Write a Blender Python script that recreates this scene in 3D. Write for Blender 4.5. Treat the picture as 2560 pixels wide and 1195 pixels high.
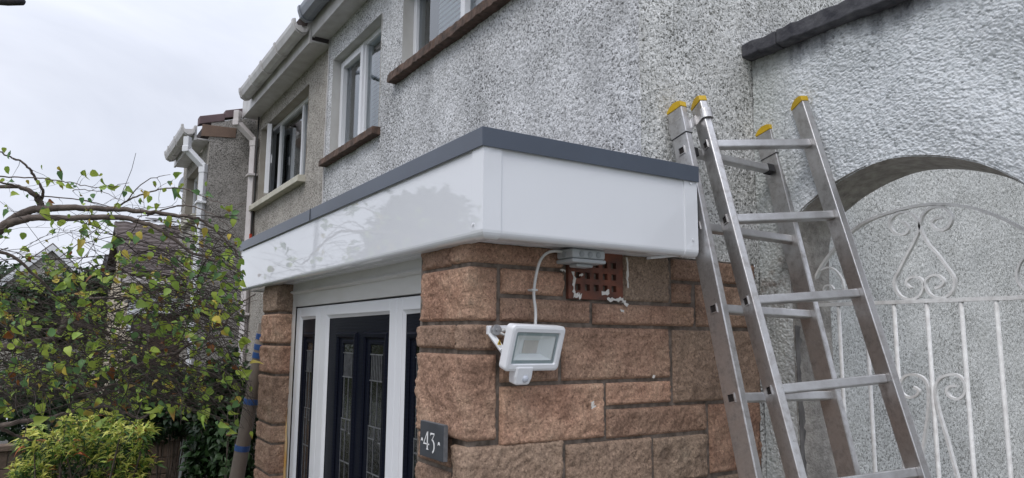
import bpy, math, random
import numpy as np
from mathutils import Matrix, Vector
from math import radians as R, sin, cos, pi
for o in list(bpy.data.objects): bpy.data.objects.remove(o)
scene = bpy.context.scene
col = scene.collection
rng = np.random.default_rng(43)
random.seed(43)

# ------------------------------------------------------------------ camera
CAM = np.array([1.7, -1.578, 2.05])
CM = np.array([[0.53648, 0.84386, 0.00777], [0.11133, -0.07990, 0.99057], [-0.83653, 0.53055, 0.13681]])
CM = np.array([[0.0]*3]*3)
YAW, PIT, ROL, FPX = R(32.44400232), R(7.83021502), R(0.44495809), 1794.866
f_ = np.array([-cos(YAW)*cos(PIT), sin(YAW)*cos(PIT), sin(PIT)])
r_ = np.cross(f_, [0, 0, 1]); r_ /= np.linalg.norm(r_); u_ = np.cross(r_, f_)
r2 = r_*cos(ROL)+u_*sin(ROL); u2 = -r_*sin(ROL)+u_*cos(ROL)
cd = bpy.data.cameras.new('camera'); cam = bpy.data.objects.new('camera', cd); col.objects.link(cam)
cd.sensor_width = 36; cd.lens = FPX/2560*36; cd.clip_start = 0.05; cd.clip_end = 2000
cam.matrix_world = Matrix(((r2[0], u2[0], -f_[0], CAM[0]), (r2[1], u2[1], -f_[1], CAM[1]), (r2[2], u2[2], -f_[2], CAM[2]), (0, 0, 0, 1)))
scene.camera = cam
def ray(px, py): return r2*((px-1280)/FPX) - u2*((py-597.5)/FPX) + f_
def P(px, py, X=None, Y=None, Z=None, D=None):
    d = ray(px, py)
    if D is not None: return CAM+d*D
    for i, v in enumerate((X, Y, Z)):
        if v is not None: return CAM+d*(v-CAM[i])/d[i]
V = lambda *a: np.array(a, float)

# ------------------------------------------------------------------ light
SUN_EL, SUN_AZ = R(52), R(-35)       # azimuth measured from -Y towards +X
w = bpy.data.worlds.new('World'); scene.world = w; w.use_nodes = True
nt = w.node_tree; nt.nodes.clear()
def N(nt, t, **k):
    n = nt.nodes.new(t)
    for a, b in k.items():
        if a in n.inputs: n.inputs[a].default_value = b
        else: setattr(n, a, b)
    return n
out = N(nt, 'ShaderNodeOutputWorld'); bg = N(nt, 'ShaderNodeBackground', Strength=0.10)
sky = N(nt, 'ShaderNodeTexSky', sky_type='NISHITA', sun_disc=False, sun_elevation=SUN_EL, sun_rotation=R(145), air_density=1.0, dust_density=2.0)
tc = N(nt, 'ShaderNodeTexCoord'); mp = N(nt, 'ShaderNodeMapping'); mp.inputs['Scale'].default_value = (1, 1, 2.6)
nz = N(nt, 'ShaderNodeTexNoise', Scale=2.4, Detail=5.0, Roughness=0.55, Distortion=.6)
cr = N(nt, 'ShaderNodeValToRGB')
cr.color_ramp.elements[0].position = 0.33; cr.color_ramp.elements[0].color = (6.4, 6.75, 7.7, 1)
cr.color_ramp.elements[1].position = 0.66; cr.color_ramp.elements[1].color = (7.7, 8.0, 8.95, 1)
# cloud deck is brighter overhead than at the horizon, as under real overcast
sp = N(nt, 'ShaderNodeSeparateXYZ'); mr = N(nt, 'ShaderNodeMapRange'); mr.inputs[1].default_value = 0.30; mr.inputs[2].default_value = 1.0; mr.inputs[3].default_value = 1.0; mr.inputs[4].default_value = 2.0
vm = N(nt, 'ShaderNodeVectorMath', operation='SCALE'); mx = N(nt, 'ShaderNodeMixRGB'); mx.inputs[0].default_value = 0.93
L = nt.links.new
L(tc.outputs['Generated'], mp.inputs[0]); L(mp.outputs[0], nz.inputs[0]); L(nz.outputs[0], cr.inputs[0])
L(tc.outputs['Generated'], sp.inputs[0]); L(sp.outputs[2], mr.inputs[0]); L(cr.outputs[0], vm.inputs[0]); L(mr.outputs[0], vm.inputs['Scale'])
L(sky.outputs[0], mx.inputs[1]); L(vm.outputs[0], mx.inputs[2]); L(mx.outputs[0], bg.inputs[0]); L(bg.outputs[0], out.inputs[0])
sd = bpy.data.lights.new('sun', 'SUN'); sd.energy = 1.1; sd.angle = R(25); sd.color = (1, .97, .93)
so = bpy.data.objects.new('sun', sd); col.objects.link(so)
sv = Vector((sin(SUN_AZ)*-1*cos(SUN_EL), -cos(SUN_AZ)*cos(SUN_EL), sin(SUN_EL)))
so.rotation_euler = sv.to_track_quat('Z', 'Y').to_euler(); so.location = (0, -5, 12)
scene.view_settings.view_transform = 'Standard'; scene.view_settings.look = 'None'
scene.view_settings.exposure = 0.25; scene.view_settings.gamma = 1.0
scene.render.engine = 'CYCLES'
scene.render.resolution_x = 1024; scene.render.resolution_y = 478

# ------------------------------------------------------------------ helpers
def tag(o, label=None, cat=None, group=None, kind=None):
    if label: o['label'] = label
    if cat: o['category'] = cat
    if group: o['group'] = group
    if kind: o['kind'] = kind
    return o
def thing(name, loc, label, cat, group=None):
    o = bpy.data.objects.new(name, None); o.location = loc; o.empty_display_size = .1; col.objects.link(o)
    return tag(o, label, cat, group)
def link(name, me, m, parent=None, label=None):
    if m is not None:
        for mm in (m if isinstance(m, (list, tuple)) else [m]): me.materials.append(mm)
    o = bpy.data.objects.new(name, me); col.objects.link(o)
    if parent is not None:
        o.parent = parent
        if parent.type == 'EMPTY': o.matrix_parent_inverse = Matrix.Translation(-parent.location)
    if label: o['label'] = label
    return o
class MB:
    def __init__(s): s.v = []; s.f = []; s.mi = []; s.cuts = []; s.pv = []
    def add(s, vs, fs, mi=0):
        s.cuts.append(len(s.f)); s.pv.append(len(s.v)); n = len(s.v); s.v += [tuple(map(float, q)) for q in vs]; s.f += [tuple(n+i for i in g) for g in fs]; s.mi += [mi]*len(fs); return s
    def box(s, a, b, mi=0):
        (x0, y0, z0), (x1, y1, z1) = [min(p, q) for p, q in zip(a, b)], [max(p, q) for p, q in zip(a, b)]
        return s.add([(x0,y0,z0),(x1,y0,z0),(x1,y1,z0),(x0,y1,z0),(x0,y0,z1),(x1,y0,z1),(x1,y1,z1),(x0,y1,z1)], [(3,2,1,0),(4,5,6,7),(0,1,5,4),(1,2,6,5),(2,3,7,6),(3,0,4,7)], mi)
    def obox(s, o, e1, e2, e3, mi=0):   # corner o, three edge vectors
        o, e1, e2, e3 = map(np.array, (o, e1, e2, e3))
        vs = [o, o+e1, o+e1+e2, o+e2, o+e3, o+e1+e3, o+e1+e2+e3, o+e2+e3]
        fs = [(3,2,1,0),(4,5,6,7),(0,1,5,4),(1,2,6,5),(2,3,7,6),(3,0,4,7)]
        if np.dot(np.cross(e1, e2), e3) < 0: fs = [g[::-1] for g in fs]
        return s.add(vs, fs, mi)
    def tube(s, pts, r, n=8, mi=0, cap=True, up=None):
        pts = [np.array(p, float) for p in pts]; rs = r if hasattr(r, '__len__') else [r]*len(pts)
        vs = []; ref = None
        for i, p in enumerate(pts):
            t = pts[min(i+1, len(pts)-1)]-pts[max(i-1, 0)]; t = t/(np.linalg.norm(t)+1e-9)
            if ref is None:
                ref = np.array(up if up is not None else ([0, 0, 1] if abs(t[2]) < .9 else [1, 0, 0]), float)
            a = ref-t*np.dot(ref, t); a /= np.linalg.norm(a)+1e-9; ref = a; b = np.cross(t, a)
            for k in range(n):
                g = 2*pi*(k+.5)/n; vs.append(p+(a*cos(g)+b*sin(g))*rs[i])
        fs = []
        for i in range(len(pts)-1):
            for k in range(n):
                k2 = (k+1) % n; fs.append((i*n+k, i*n+k2, (i+1)*n+k2, (i+1)*n+k))
        if cap: fs += [tuple(range(n))[::-1], tuple((len(pts)-1)*n+k for k in range(n))]
        return s.add(vs, fs, mi)
    def sweep(s, prof, path, side, mi=0, cap=True):
        """prof: list of (outward, z); path: xy points; side: outward sign; mitred corners"""
        path = [np.array(p, float) for p in path]; n = len(prof); vs = []
        for i, p in enumerate(path):
            def nrm(a, b):
                d = (b-a)/np.linalg.norm(b-a); return np.array([d[1], -d[0]])*side
            if i == 0: m = nrm(path[0], path[1])
            elif i == len(path)-1: m = nrm(path[-2], path[-1])
            else:
                n1, n2 = nrm(path[i-1], p), nrm(p, path[i+1]); m = (n1+n2)/(1+np.dot(n1, n2))
            for (o, z) in prof: vs.append((p[0]+m[0]*o, p[1]+m[1]*o, z))
        fs = [(i*n+k, i*n+(k+1) % n, (i+1)*n+(k+1) % n, (i+1)*n+k) for i in range(len(path)-1) for k in range(n)]
        if cap: fs += [tuple(range(n))[::-1], tuple((len(path)-1)*n+k for k in range(n))]
        return s.add(vs, fs, mi)
    def disc(s, c, n_, r, thick=0, seg=16, mi=0):
        n_ = np.array(n_, float)/np.linalg.norm(n_); c = np.array(c, float)
        return s.tube([c, c+n_*max(thick, 1e-4)], r, seg, mi)
    def prism(s, poly, d, mi=0):  # poly of 3-D points, extruded by vector d
        n = len(poly); vs = [np.array(p, float) for p in poly]; vs += [p+np.array(d) for p in vs]
        fs = [tuple(range(n)), tuple(range(2*n-1, n-1, -1))]+[((k+1) % n, k, n+k, n+(k+1) % n) for k in range(n)]
        return s.add(vs, fs, mi)
    def build(s, name, m, parent=None, bevel=0, smooth=False, label=None, seg=2, recalc=True):
        me = bpy.data.meshes.new(name); me.from_pydata(s.v, [], s.f)
        me.polygons.foreach_set('material_index', s.mi)
        if recalc:
            import bmesh
            bm = bmesh.new(); bm.from_mesh(me); bmesh.ops.recalc_face_normals(bm, faces=bm.faces); bm.to_mesh(me); bm.free()
        if smooth: me.polygons.foreach_set('use_smooth', [True]*len(me.polygons))
        me.update()
        o = link(name, me, m, parent, label)
        if bevel:
            b = o.modifiers.new('bevel', 'BEVEL'); b.width = bevel; b.segments = seg; b.limit_method = 'ANGLE'; b.angle_limit = R(40)
        return o
def build_each(mb, name, m, parent=None, pieces=None, **k):
    """one object per added piece (pieces: how many add() calls make one)"""
    st = mb.cuts+[len(mb.f)]; pv = mb.pv+[len(mb.v)]; pieces = pieces or 1; out_ = []
    for i in range(0, len(mb.cuts), pieces):
        j = min(i+pieces, len(mb.cuts)); q = MB(); a, b = pv[i], pv[j]
        q.v = mb.v[a:b]; q.f = [tuple(x-a for x in f) for f in mb.f[st[i]:st[j]]]; q.mi = mb.mi[st[i]:st[j]]
        out_.append(q.build(name, m, parent, **k))
    return out_
def grid_mesh(verts, nu, nv, flip=False, smooth=True):
    """verts (nu*nv,3) row-major with u fastest"""
    i = np.arange((nu-1)*(nv-1)); a = (i // (nu-1))*nu + i % (nu-1)
    q = np.stack([a, a+1, a+1+nu, a+nu], 1)
    if flip: q = q[:, ::-1]
    return np.asarray(verts).reshape(-1, 3), q
def raw_mesh(name, parts, smooth=True):
    vs = []; fs = []; n = 0
    for v, q in parts: vs.append(v); fs.append(q+n); n += len(v)
    vs = np.concatenate(vs).astype(np.float32); fs = np.concatenate(fs).astype(np.int32)
    me = bpy.data.meshes.new(name); k = fs.shape[1]
    me.vertices.add(len(vs)); me.vertices.foreach_set('co', vs.ravel())
    me.loops.add(fs.size); me.loops.foreach_set('vertex_index', fs.ravel())
    me.polygons.add(len(fs)); me.polygons.foreach_set('loop_start', np.arange(0, fs.size, k, dtype=np.int32)); me.polygons.foreach_set('loop_total', np.full(len(fs), k, dtype=np.int32))
    me.update(calc_edges=True); me.validate()
    me.polygons.foreach_set('use_smooth', np.full(len(me.polygons), smooth))
    return me
# periodic band-pass noise tiles -> real relief of harling and rock-faced stone
def tile(seed, wl, px, n=512, an=1.0, width=.45):
    g = np.random.default_rng(seed).standard_normal((n, n)); F = np.fft.fft2(g)
    fy = np.fft.fftfreq(n, px)[:, None]*an; fx = np.fft.fftfreq(n, px)[None, :]
    k = np.hypot(fx, fy)+1e-9; F *= np.exp(-(np.log(k*wl)/width)**2); h = np.real(np.fft.ifft2(F)); return h/h.std()
class Relief:
    def __init__(s, tiles): s.t = tiles      # (array, px, amp, clip)
    def __call__(s, u, v):
        h = 0
        for a, px, amp, sh in s.t:
            n = a.shape[0]; x = (u/px) % n; y = (v/px) % n
            x0 = np.floor(x).astype(int); y0 = np.floor(y).astype(int); fx = x-x0; fy = y-y0; x0 %= n; y0 %= n; x1 = (x0+1) % n; y1 = (y0+1) % n
            b = (a[y0, x0]*(1-fx)+a[y0, x1]*fx)*(1-fy)+(a[y1, x0]*(1-fx)+a[y1, x1]*fx)*fy
            h = h+amp*(np.tanh(b*sh)/sh)
        return h
DASH = Relief([(tile(1, .0085, .002, 800, .9), .002, .0016, .8), (tile(2, .030, .005, 512), .005, .0008, .5), (tile(3, .35, .02, 256), .02, .0025, .3)])
HARL = Relief([(tile(4, .0125, .002, 800, 1.1, 1.0), .002, .0020, 1.1), (tile(5, .030, .0025, 600, 1.3, .8), .0025, .0011, .8), (tile(6, .4, .02, 256), .02, .004, .3)])
ROCK = Relief([(tile(7, .10, .006, 256), .006, .0026, .5), (tile(8, .032, .004, 400), .004, .0015, .5), (tile(9, .012, .003, 500), .003, .0014, .7)])
def sm(x): x = np.clip(x, 0, 1); return x*x*(3-2*x)

# ------------------------------------------------------------------ materials
def new_mat(name, rough=.6, base=(.5, .5, .5), metal=0, spec=.5, coat=0):
    m = bpy.data.materials.new(name); m.use_nodes = True; b = m.node_tree.nodes['Principled BSDF']
    b.inputs['Base Color'].default_value = (*base, 1); b.inputs['Roughness'].default_value = rough
    b.inputs['Metallic'].default_value = metal; b.inputs['Specular IOR Level'].default_value = spec
    if coat: b.inputs['Coat Weight'].default_value = coat; b.inputs['Coat Roughness'].default_value = .04
    return m, m.node_tree, b
def pos(nt, scale=None):
    g = N(nt, 'ShaderNodeNewGeometry')
    if scale is None: return g.outputs['Position']
    mp = N(nt, 'ShaderNodeMapping'); mp.inputs['Scale'].default_value = scale; nt.links.new(g.outputs['Position'], mp.inputs[0]); return mp.outputs[0]
def noise(nt, src, scale, detail=4, rough=.55):
    n = N(nt, 'ShaderNodeTexNoise', Scale=scale, Detail=float(detail), Roughness=rough); nt.links.new(src, n.inputs['Vector']); return n.outputs['Fac']
def ramp(nt, src, stops, interp='LINEAR'):
    c = N(nt, 'ShaderNodeValToRGB'); c.color_ramp.interpolation = interp; e = c.color_ramp.elements
    while len(e) < len(stops): e.new(.5)
    for k, (p, cl) in zip(e, stops):
        k.position = p; k.color = (*cl, 1) if hasattr(cl, '__len__') else (cl, cl, cl, 1)
    nt.links.new(src, c.inputs[0]); return c.outputs[0]
def mix(nt, fac, a, b, mode='MIX'):
    m = N(nt, 'ShaderNodeMixRGB', blend_type=mode)
    for i, s in ((0, fac), (1, a), (2, b)):
        if isinstance(s, (int, float)): m.inputs[i].default_value = s if i == 0 else (s, s, s, 1)
        elif isinstance(s, tuple): m.inputs[i].default_value = (*s, 1)
        else: nt.links.new(s, m.inputs[i])
    return m.outputs[0]
def bump(nt, b, src, dist, strength=1.0, normal=None):
    n = N(nt, 'ShaderNodeBump', Distance=dist, Strength=strength); nt.links.new(src, n.inputs['Height'])
    if normal: nt.links.new(normal, n.inputs['Normal'])
    nt.links.new(n.outputs[0], b.inputs['Normal']); return n.outputs[0]
def math_(nt, op, a, b=None):
    m = N(nt, 'ShaderNodeMath', operation=op)
    for i, s in enumerate((a, b)):
        if s is None: continue
        if isinstance(s, (int, float)): m.inputs[i].default_value = s
        else: nt.links.new(s, m.inputs[i])
    return m.outputs[0]
def simple(name, c1, c2=None, scale=8, rough=.6, bscale=0, bdist=0, metal=0, spec=.5, coat=0, stretch=None, detail=4):
    m, nt, b = new_mat(name, rough, c1, metal, spec, coat); p = pos(nt, stretch)
    if c2: nt.links.new(ramp(nt, noise(nt, p, scale, detail), [(.3, c1), (.7, c2)]), b.inputs['Base Color'])
    if bscale: bump(nt, b, noise(nt, p, bscale, 4), bdist)
    return m
def dash_mat(name, light, mid, dark, scale=120, amount=.5, dirt=(.12, .12, .12), dirtamt=.4, bd=.002, stain=None):
    """chips of light, mid and dark stone fixed in render"""
    m, nt, b = new_mat(name, .85, spec=.25); p = pos(nt)
    wp = N(nt, 'ShaderNodeTexNoise', Scale=60.0, Detail=2.0); nt.links.new(p, wp.inputs['Vector'])
    wv = N(nt, 'ShaderNodeVectorMath', operation='SCALE'); wv.inputs['Scale'].default_value = .012; nt.links.new(wp.outputs['Color'], wv.inputs[0])
    wa = N(nt, 'ShaderNodeVectorMath', operation='ADD'); nt.links.new(p, wa.inputs[0]); nt.links.new(wv.outputs[0], wa.inputs[1])
    vo = N(nt, 'ShaderNodeTexVoronoi', Scale=float(scale), Randomness=1.0); nt.links.new(wa.outputs[0], vo.inputs['Vector'])
    sx = N(nt, 'ShaderNodeSeparateColor'); nt.links.new(vo.outputs['Color'], sx.inputs[0])
    big = noise(nt, pos(nt, (1, 1, .55)), 1.7, 5, .6)
    sh = math_(nt, 'ADD', sx.outputs[0], math_(nt, 'MULTIPLY', math_(nt, 'SUBTRACT', big, .5), 1.1*dirtamt*2))
    c = ramp(nt, sh, [(.0, light), (.42, light), (.62, mid), (1-amount*.45, mid), (1.0, dark)])
    d2 = noise(nt, p, 9, 6, .7); c = mix(nt, math_(nt, 'MULTIPLY', ramp(nt, d2, [(.45, 0.), (.75, 1.)]), dirtamt), c, dirt)
    if stain: c = stain(nt, c)
    nt.links.new(c, b.inputs['Base Color'])
    h = math_(nt, 'SUBTRACT', 0.0, vo.outputs['Distance'])
    bump(nt, b, math_(nt, 'ADD', h, math_(nt, 'MULTIPLY', noise(nt, p, 260, 3), .5)), bd, .9)
    return m
M = {}
def streaks(nt, c):
    """old rain-washed soiling in long vertical runs and soft dull patches"""
    a = noise(nt, pos(nt, (1, 1, .22)), 3.2, 5, .6); b_ = noise(nt, pos(nt), 1.1, 3)
    f = math_(nt, 'MULTIPLY', ramp(nt, a, [(.46, 0.), (.68, 1.)]), ramp(nt, b_, [(.40, .25), (.62, 1.)]))
    return mix(nt, math_(nt, 'MULTIPLY', f, .55), c, mix(nt, 1.0, c, (.50, .50, .50), 'MULTIPLY'))
M['dash_white'] = dash_mat('white_pebbledash', (.74, .745, .765), (.49, .495, .51), (.11, .11, .11), 170, .6, (.22, .22, .21), .40, .002, streaks)
M['dash_pale'] = dash_mat('pale_pebbledash', (.66, .665, .645), (.50, .50, .485), (.24, .24, .225), 165, .5, (.30, .30, .27), .32)
M['dash_gable'] = dash_mat('weathered_pebbledash', (.75, .75, .735), (.48, .48, .465), (.10, .10, .09), 165, .6, (.18, .18, .155), .38, .002, streaks)
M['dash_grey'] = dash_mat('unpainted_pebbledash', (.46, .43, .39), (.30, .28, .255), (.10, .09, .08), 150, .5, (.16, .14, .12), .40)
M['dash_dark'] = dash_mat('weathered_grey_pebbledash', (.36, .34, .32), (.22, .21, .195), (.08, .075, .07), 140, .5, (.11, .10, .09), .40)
def arch_stain(nt, c):
    g = N(nt, 'ShaderNodeNewGeometry'); s = N(nt, 'ShaderNodeSeparateXYZ'); nt.links.new(g.outputs['Position'], s.inputs[0])
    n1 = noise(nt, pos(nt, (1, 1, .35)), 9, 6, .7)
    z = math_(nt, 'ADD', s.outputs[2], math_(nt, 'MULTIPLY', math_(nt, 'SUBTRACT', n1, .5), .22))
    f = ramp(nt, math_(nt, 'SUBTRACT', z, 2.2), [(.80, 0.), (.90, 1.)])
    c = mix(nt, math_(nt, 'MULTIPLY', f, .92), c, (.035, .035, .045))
    xg = ramp(nt, math_(nt, 'ADD', s.outputs[0], math_(nt, 'MULTIPLY', n1, .1)), [(.14, 1.), (.26, 0.)])   # green-grey tint beside the gable, fading away from it
    c = mix(nt, math_(nt, 'MULTIPLY', xg, .35), c, (.36, .37, .30))
    n2 = noise(nt, pos(nt), 14, 5, .7)
    zz = ramp(nt, math_(nt, 'SUBTRACT', s.outputs[2], 2.0), [(.05, 0.), (.18, 1.), (.32, 1.), (.45, 0.)])
    br = math_(nt, 'MULTIPLY', math_(nt, 'MULTIPLY', ramp(nt, n2, [(.48, 0.), (.62, 1.)]), zz), xg)
    return mix(nt, math_(nt, 'MULTIPLY', br, .6), c, (.20, .15, .12))
M['harl'] = dash_mat('white_painted_harling', (.69, .715, .74), (.62, .65, .675), (.34, .36, .37), 110, .4, (.40, .43, .45), .30, .0035, arch_stain)
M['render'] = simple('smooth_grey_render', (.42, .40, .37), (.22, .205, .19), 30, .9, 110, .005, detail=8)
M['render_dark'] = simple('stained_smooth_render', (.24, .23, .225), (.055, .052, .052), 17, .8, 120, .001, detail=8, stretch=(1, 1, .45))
M['mortar'] = simple('grey_mortar', (.25, .205, .175), (.09, .075, .062), 40, .95, 240, .002, spec=.2)
M['pvc'] = simple('white_upvc', (.74, .75, .78), (.70, .71, .745), 3, .3)
M['pvc_gloss'] = simple('glossy_white_fascia', (.74, .755, .79), (.725, .74, .775), 2, .03, 1.6, .0006, spec=.75)
M['pvc_old'] = simple('weathered_white_upvc', (.62, .61, .61), (.46, .44, .43), 9, .45, detail=7)
M['pvc_pink'] = simple('faded_off_white_pipe', (.64, .60, .60), (.52, .48, .47), 6, .45)
M['pvc_grey'] = simple('grey_gutter_plastic', (.26, .28, .32), (.20, .215, .25), 7, .4)
M['coping'] = simple('anthracite_edge_trim', (.075, .092, .125), (.066, .080, .108), 5, .33)
M['black'] = simple('black_rubber', (.012, .012, .014), (.02, .02, .022), 30, .6)
M['paint_white'] = simple('white_gloss_timber', (.66, .66, .66), (.50, .48, .45), 6, .4, 30, .0006, stretch=(.25, 1, 1), detail=6)
M['iron'] = simple('painted_wrought_iron', (.80, .80, .79), (.58, .57, .56), 40, .5, 180, .0006)
M['reveal'] = simple('painted_smooth_reveal', (.58, .58, .57), (.42, .41, .39), 5, .85, 60, .001, detail=6, stretch=(1, 1, .5))
M['reveal_b'] = simple('buff_smooth_reveal', (.36, .33, .29), (.27, .24, .20), 6, .9, 60, .001)
M['sill_brown'] = simple('mossy_brown_sill', (.16, .10, .075), (.045, .032, .026), 24, .85, 70, .003, detail=8)
M['sill_cream'] = simple('cream_sill', (.62, .59, .50), (.45, .43, .36), 10, .7, 60, .001)
M['black_cope'] = simple('blackened_stone_coping', (.030, .030, .040), (.10, .10, .11), 22, .8, 60, .004, detail=8)
M['plastic_box'] = simple('grey_junction_plastic', (.38, .40, .41), (.35, .37, .38), 9, .4)
M['cable'] = simple('grey_white_cable', (.62, .62, .61), (.55, .55, .54), 40, .45)
M['dark_cable'] = simple('black_cable', (.02, .02, .02), None, 1, .5)
M['lamp_white'] = simple('white_powder_coat', (.78, .79, .82), (.76, .77, .80), 20, .35)
M['steel'] = simple('zinc_bolt', (.45, .45, .46), (.30, .30, .31), 90, .45, metal=.8)
M['yellow'] = simple('yellow_end_cap', (.62, .40, .012), (.50, .32, .010), 30, .5)
M['slate'] = simple('slate_plaque', (.055, .060, .072), (.040, .043, .052), 12, .45, 60, .0006)
M['slate_edge'] = simple('cut_slate_edge', (.16, .165, .18), (.09, .095, .10), 60, .7)
M['numeral'] = simple('white_numeral_paint', (.78, .78, .78), None, 1, .5)
M['terracotta'] = simple('terracotta_air_brick', (.20, .068, .040), (.065, .036, .030), 22, .8, 120, .001, detail=7)
M['hole'] = simple('dark_hole_shade', (.012, .008, .007), None, 1, .9)  # near-black colour stands in for the shade inside vent and rung holes
M['splash'] = simple('white_paint_splash', (.72, .70, .68), (.55, .52, .48), 60, .7, 90, .002)
M['stain_y'] = simple('expanding_foam_yellow', (.62, .34, .07), (.66, .54, .34), 12, .7)
M['room'] = simple('dim_room', (.10, .10, .10), (.07, .07, .07), 1, .9)
M['blind'] = simple('white_blind', (.66, .70, .74), (.60, .64, .68), 3, .5)
M['curtain'] = simple('white_net_curtain', (.50, .53, .56), (.40, .43, .46), 12, .9, stretch=(3, 1, .4))
M['tube'] = simple('brown_grey_cardboard_tube', (.20, .165, .135), (.11, .09, .075), 9, .7, 60, .0008, stretch=(1, 1, .5))
M['blue'] = simple('blue_adhesive_tape', (.025, .085, .26), (.02, .06, .19), 20, .45)
M['red'] = simple('red_tape', (.45, .05, .02), None, 1, .5)
M['brown_patch'] = simple('bare_brown_render_patch', (.20, .135, .10), (.14, .095, .075), 12, .9, 80, .002, detail=6)
M['verge'] = simple('purple_brown_tile', (.16, .105, .11), (.10, .07, .075), 7, .75, 60, .001)
def metal_mat():
    m, nt, b = new_mat('brushed_aluminium', .36, (.6, .6, .6), .92)
    p = pos(nt); a = noise(nt, p, 26, 7, .7); s = noise(nt, pos(nt, (1, 1, .06)), 300, 3)
    c = ramp(nt, a, [(.30, (.36, .34, .33)), (.5, (.56, .55, .545)), (.75, (.66, .66, .67))])
    c = mix(nt, math_(nt, 'MULTIPLY', ramp(nt, noise(nt, p, 75, 5, .8), [(.60, 0.), (.68, 1.)]), .5), c, (.16, .15, .16))
    nt.links.new(c, b.inputs['Base Color']); nt.links.new(ramp(nt, a, [(.3, .52), (.7, .30)]), b.inputs['Roughness']); bump(nt, b, s, .0003, .5); return m
M['alu'] = metal_mat()
M['alu_rung'] = simple('ribbed_aluminium', (.58, .58, .585), (.44, .43, .43), 20, .42, 150, .0005, metal=.85)
def glass_mat(name, tint=(.80, .86, .86), bumpd=0, base=.12, ior=1.55):
    m = bpy.data.materials.new(name); m.use_nodes = True; nt = m.node_tree; nt.nodes.clear()
    o = N(nt, 'ShaderNodeOutputMaterial'); t = N(nt, 'ShaderNodeBsdfTransparent'); t.inputs[0].default_value = (*tint, 1)
    g = N(nt, 'ShaderNodeBsdfGlossy'); g.inputs['Roughness'].default_value = .02; g.inputs[0].default_value = (.9, .93, .95, 1)
    f = N(nt, 'ShaderNodeFresnel', IOR=ior); mxs = N(nt, 'ShaderNodeMixShader')
    bn = N(nt, 'ShaderNodeBump', Distance=bumpd or .0004); s = noise(nt, pos(nt), 55 if bumpd else 1.6, 4); nt.links.new(s, bn.inputs['Height'])
    nt.links.new(bn.outputs[0], g.inputs['Normal']); nt.links.new(bn.outputs[0], f.inputs['Normal'])
    nt.links.new(math_(nt, 'ADD', f.outputs[0], base), mxs.inputs[0]); nt.links.new(t.outputs[0], mxs.inputs[1]); nt.links.new(g.outputs[0], mxs.inputs[2]); nt.links.new(mxs.outputs[0], o.inputs[0])
    return m
M['glass'] = glass_mat('window_glass')
M['lead'] = simple('lead_cames', (.22, .23, .24), (.12, .12, .13), 60, .5, metal=.5)
M['obscure'] = glass_mat('patterned_door_glass', (.25, .28, .27), .002, .03)
M['lens'] = glass_mat('lamp_glass', (.96, .98, .98), 0, .0, 1.28)
def door_mat():
    m, nt, b = new_mat('dark_navy_woodgrain', .42, (.006, .009, .020), spec=.10); 
    wv = N(nt, 'ShaderNodeTexWave', wave_type='BANDS', bands_direction='Z', Scale=26.0, Distortion=9.0, Detail=3.0); wv.inputs['Detail Scale'].default_value = .8
    nt.links.new(pos(nt, (.5, 1, 1)), wv.inputs[0]); bump(nt, b, wv.outputs['Fac'], .0004, .5)
    nt.links.new(ramp(nt, wv.outputs['Fac'], [(.3, (.003, .004, .010)), (.9, (.006, .008, .016))]), b.inputs['Base Color']); return m
M['door'] = door_mat()
def stone_mat(name, shift=0):
    m, nt, b = new_mat(name, .9, spec=.2); p = pos(nt)
    a = noise(nt, p, 5.5, 6, .65); c = ramp(nt, a, [(.28, (.29, .165, .115)), (.45, (.46, .275, .195)), (.62, (.56, .365, .26)), (.75, (.52, .40, .30))])
    at = N(nt, 'ShaderNodeAttribute', attribute_name='tone'); sx = N(nt, 'ShaderNodeSeparateColor'); nt.links.new(at.outputs['Color'], sx.inputs[0])
    c = mix(nt, sx.outputs[0], c, (.30, .245, .19)); c = mix(nt, math_(nt, 'MULTIPLY', sx.outputs[1], .6), c, (.12, .07, .05))
    g = noise(nt, p, 120, 5, .85); c = mix(nt, .9, c, ramp(nt, g, [(.34, .22), (.45, .85), (.56, 1.15), (.66, 1.8)]), 'MULTIPLY')
    d = noise(nt, pos(nt, (1, 1, .5)), 11, 6, .7); c = mix(nt, math_(nt, 'MULTIPLY', ramp(nt, d, [(.55, 0.), (.72, 1.)]), .55), c, (.075, .045, .033))
    nt.links.new(c, b.inputs['Base Color'])
    bump(nt, b, math_(nt, 'ADD', noise(nt, p, 150, 5, .7), math_(nt, 'MULTIPLY', noise(nt, p, 60, 3), .8)), .007, 1.0); return m
M['stone'] = stone_mat('pink_rockfaced_stone')
def tiles_mat(name, c1, c2):
    m, nt, b = new_mat(name, .85, spec=.2); p = pos(nt); a = noise(nt, p, 5, 6, .7); nt.links.new(ramp(nt, a, [(.3, c1), (.7, c2)]), b.inputs['Base Color']); return m
M['rooftile'] = tiles_mat('weathered_grey_brown_tile', (.065, .052, .050), (.135, .112, .105))
M['darkroof'] = tiles_mat('dark_roofing', (.03, .032, .04), (.07, .06, .06))
def leaf_mat(name, rough=.45, trans=.35):
    m, nt, b = new_mat(name, rough, spec=.35); at = N(nt, 'ShaderNodeAttribute', attribute_name='leafcol'); nt.links.new(at.outputs['Color'], b.inputs['Base Color'])
    t = N(nt, 'ShaderNodeBsdfTranslucent'); nt.links.new(at.outputs['Color'], t.inputs[0]); mxs = N(nt, 'ShaderNodeMixShader'); mxs.inputs[0].default_value = trans
    o = nt.nodes['Material Output']; nt.links.new(b.outputs[0], mxs.inputs[1]); nt.links.new(t.outputs[0], mxs.inputs[2]); nt.links.new(mxs.outputs[0], o.inputs[0]); return m
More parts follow.
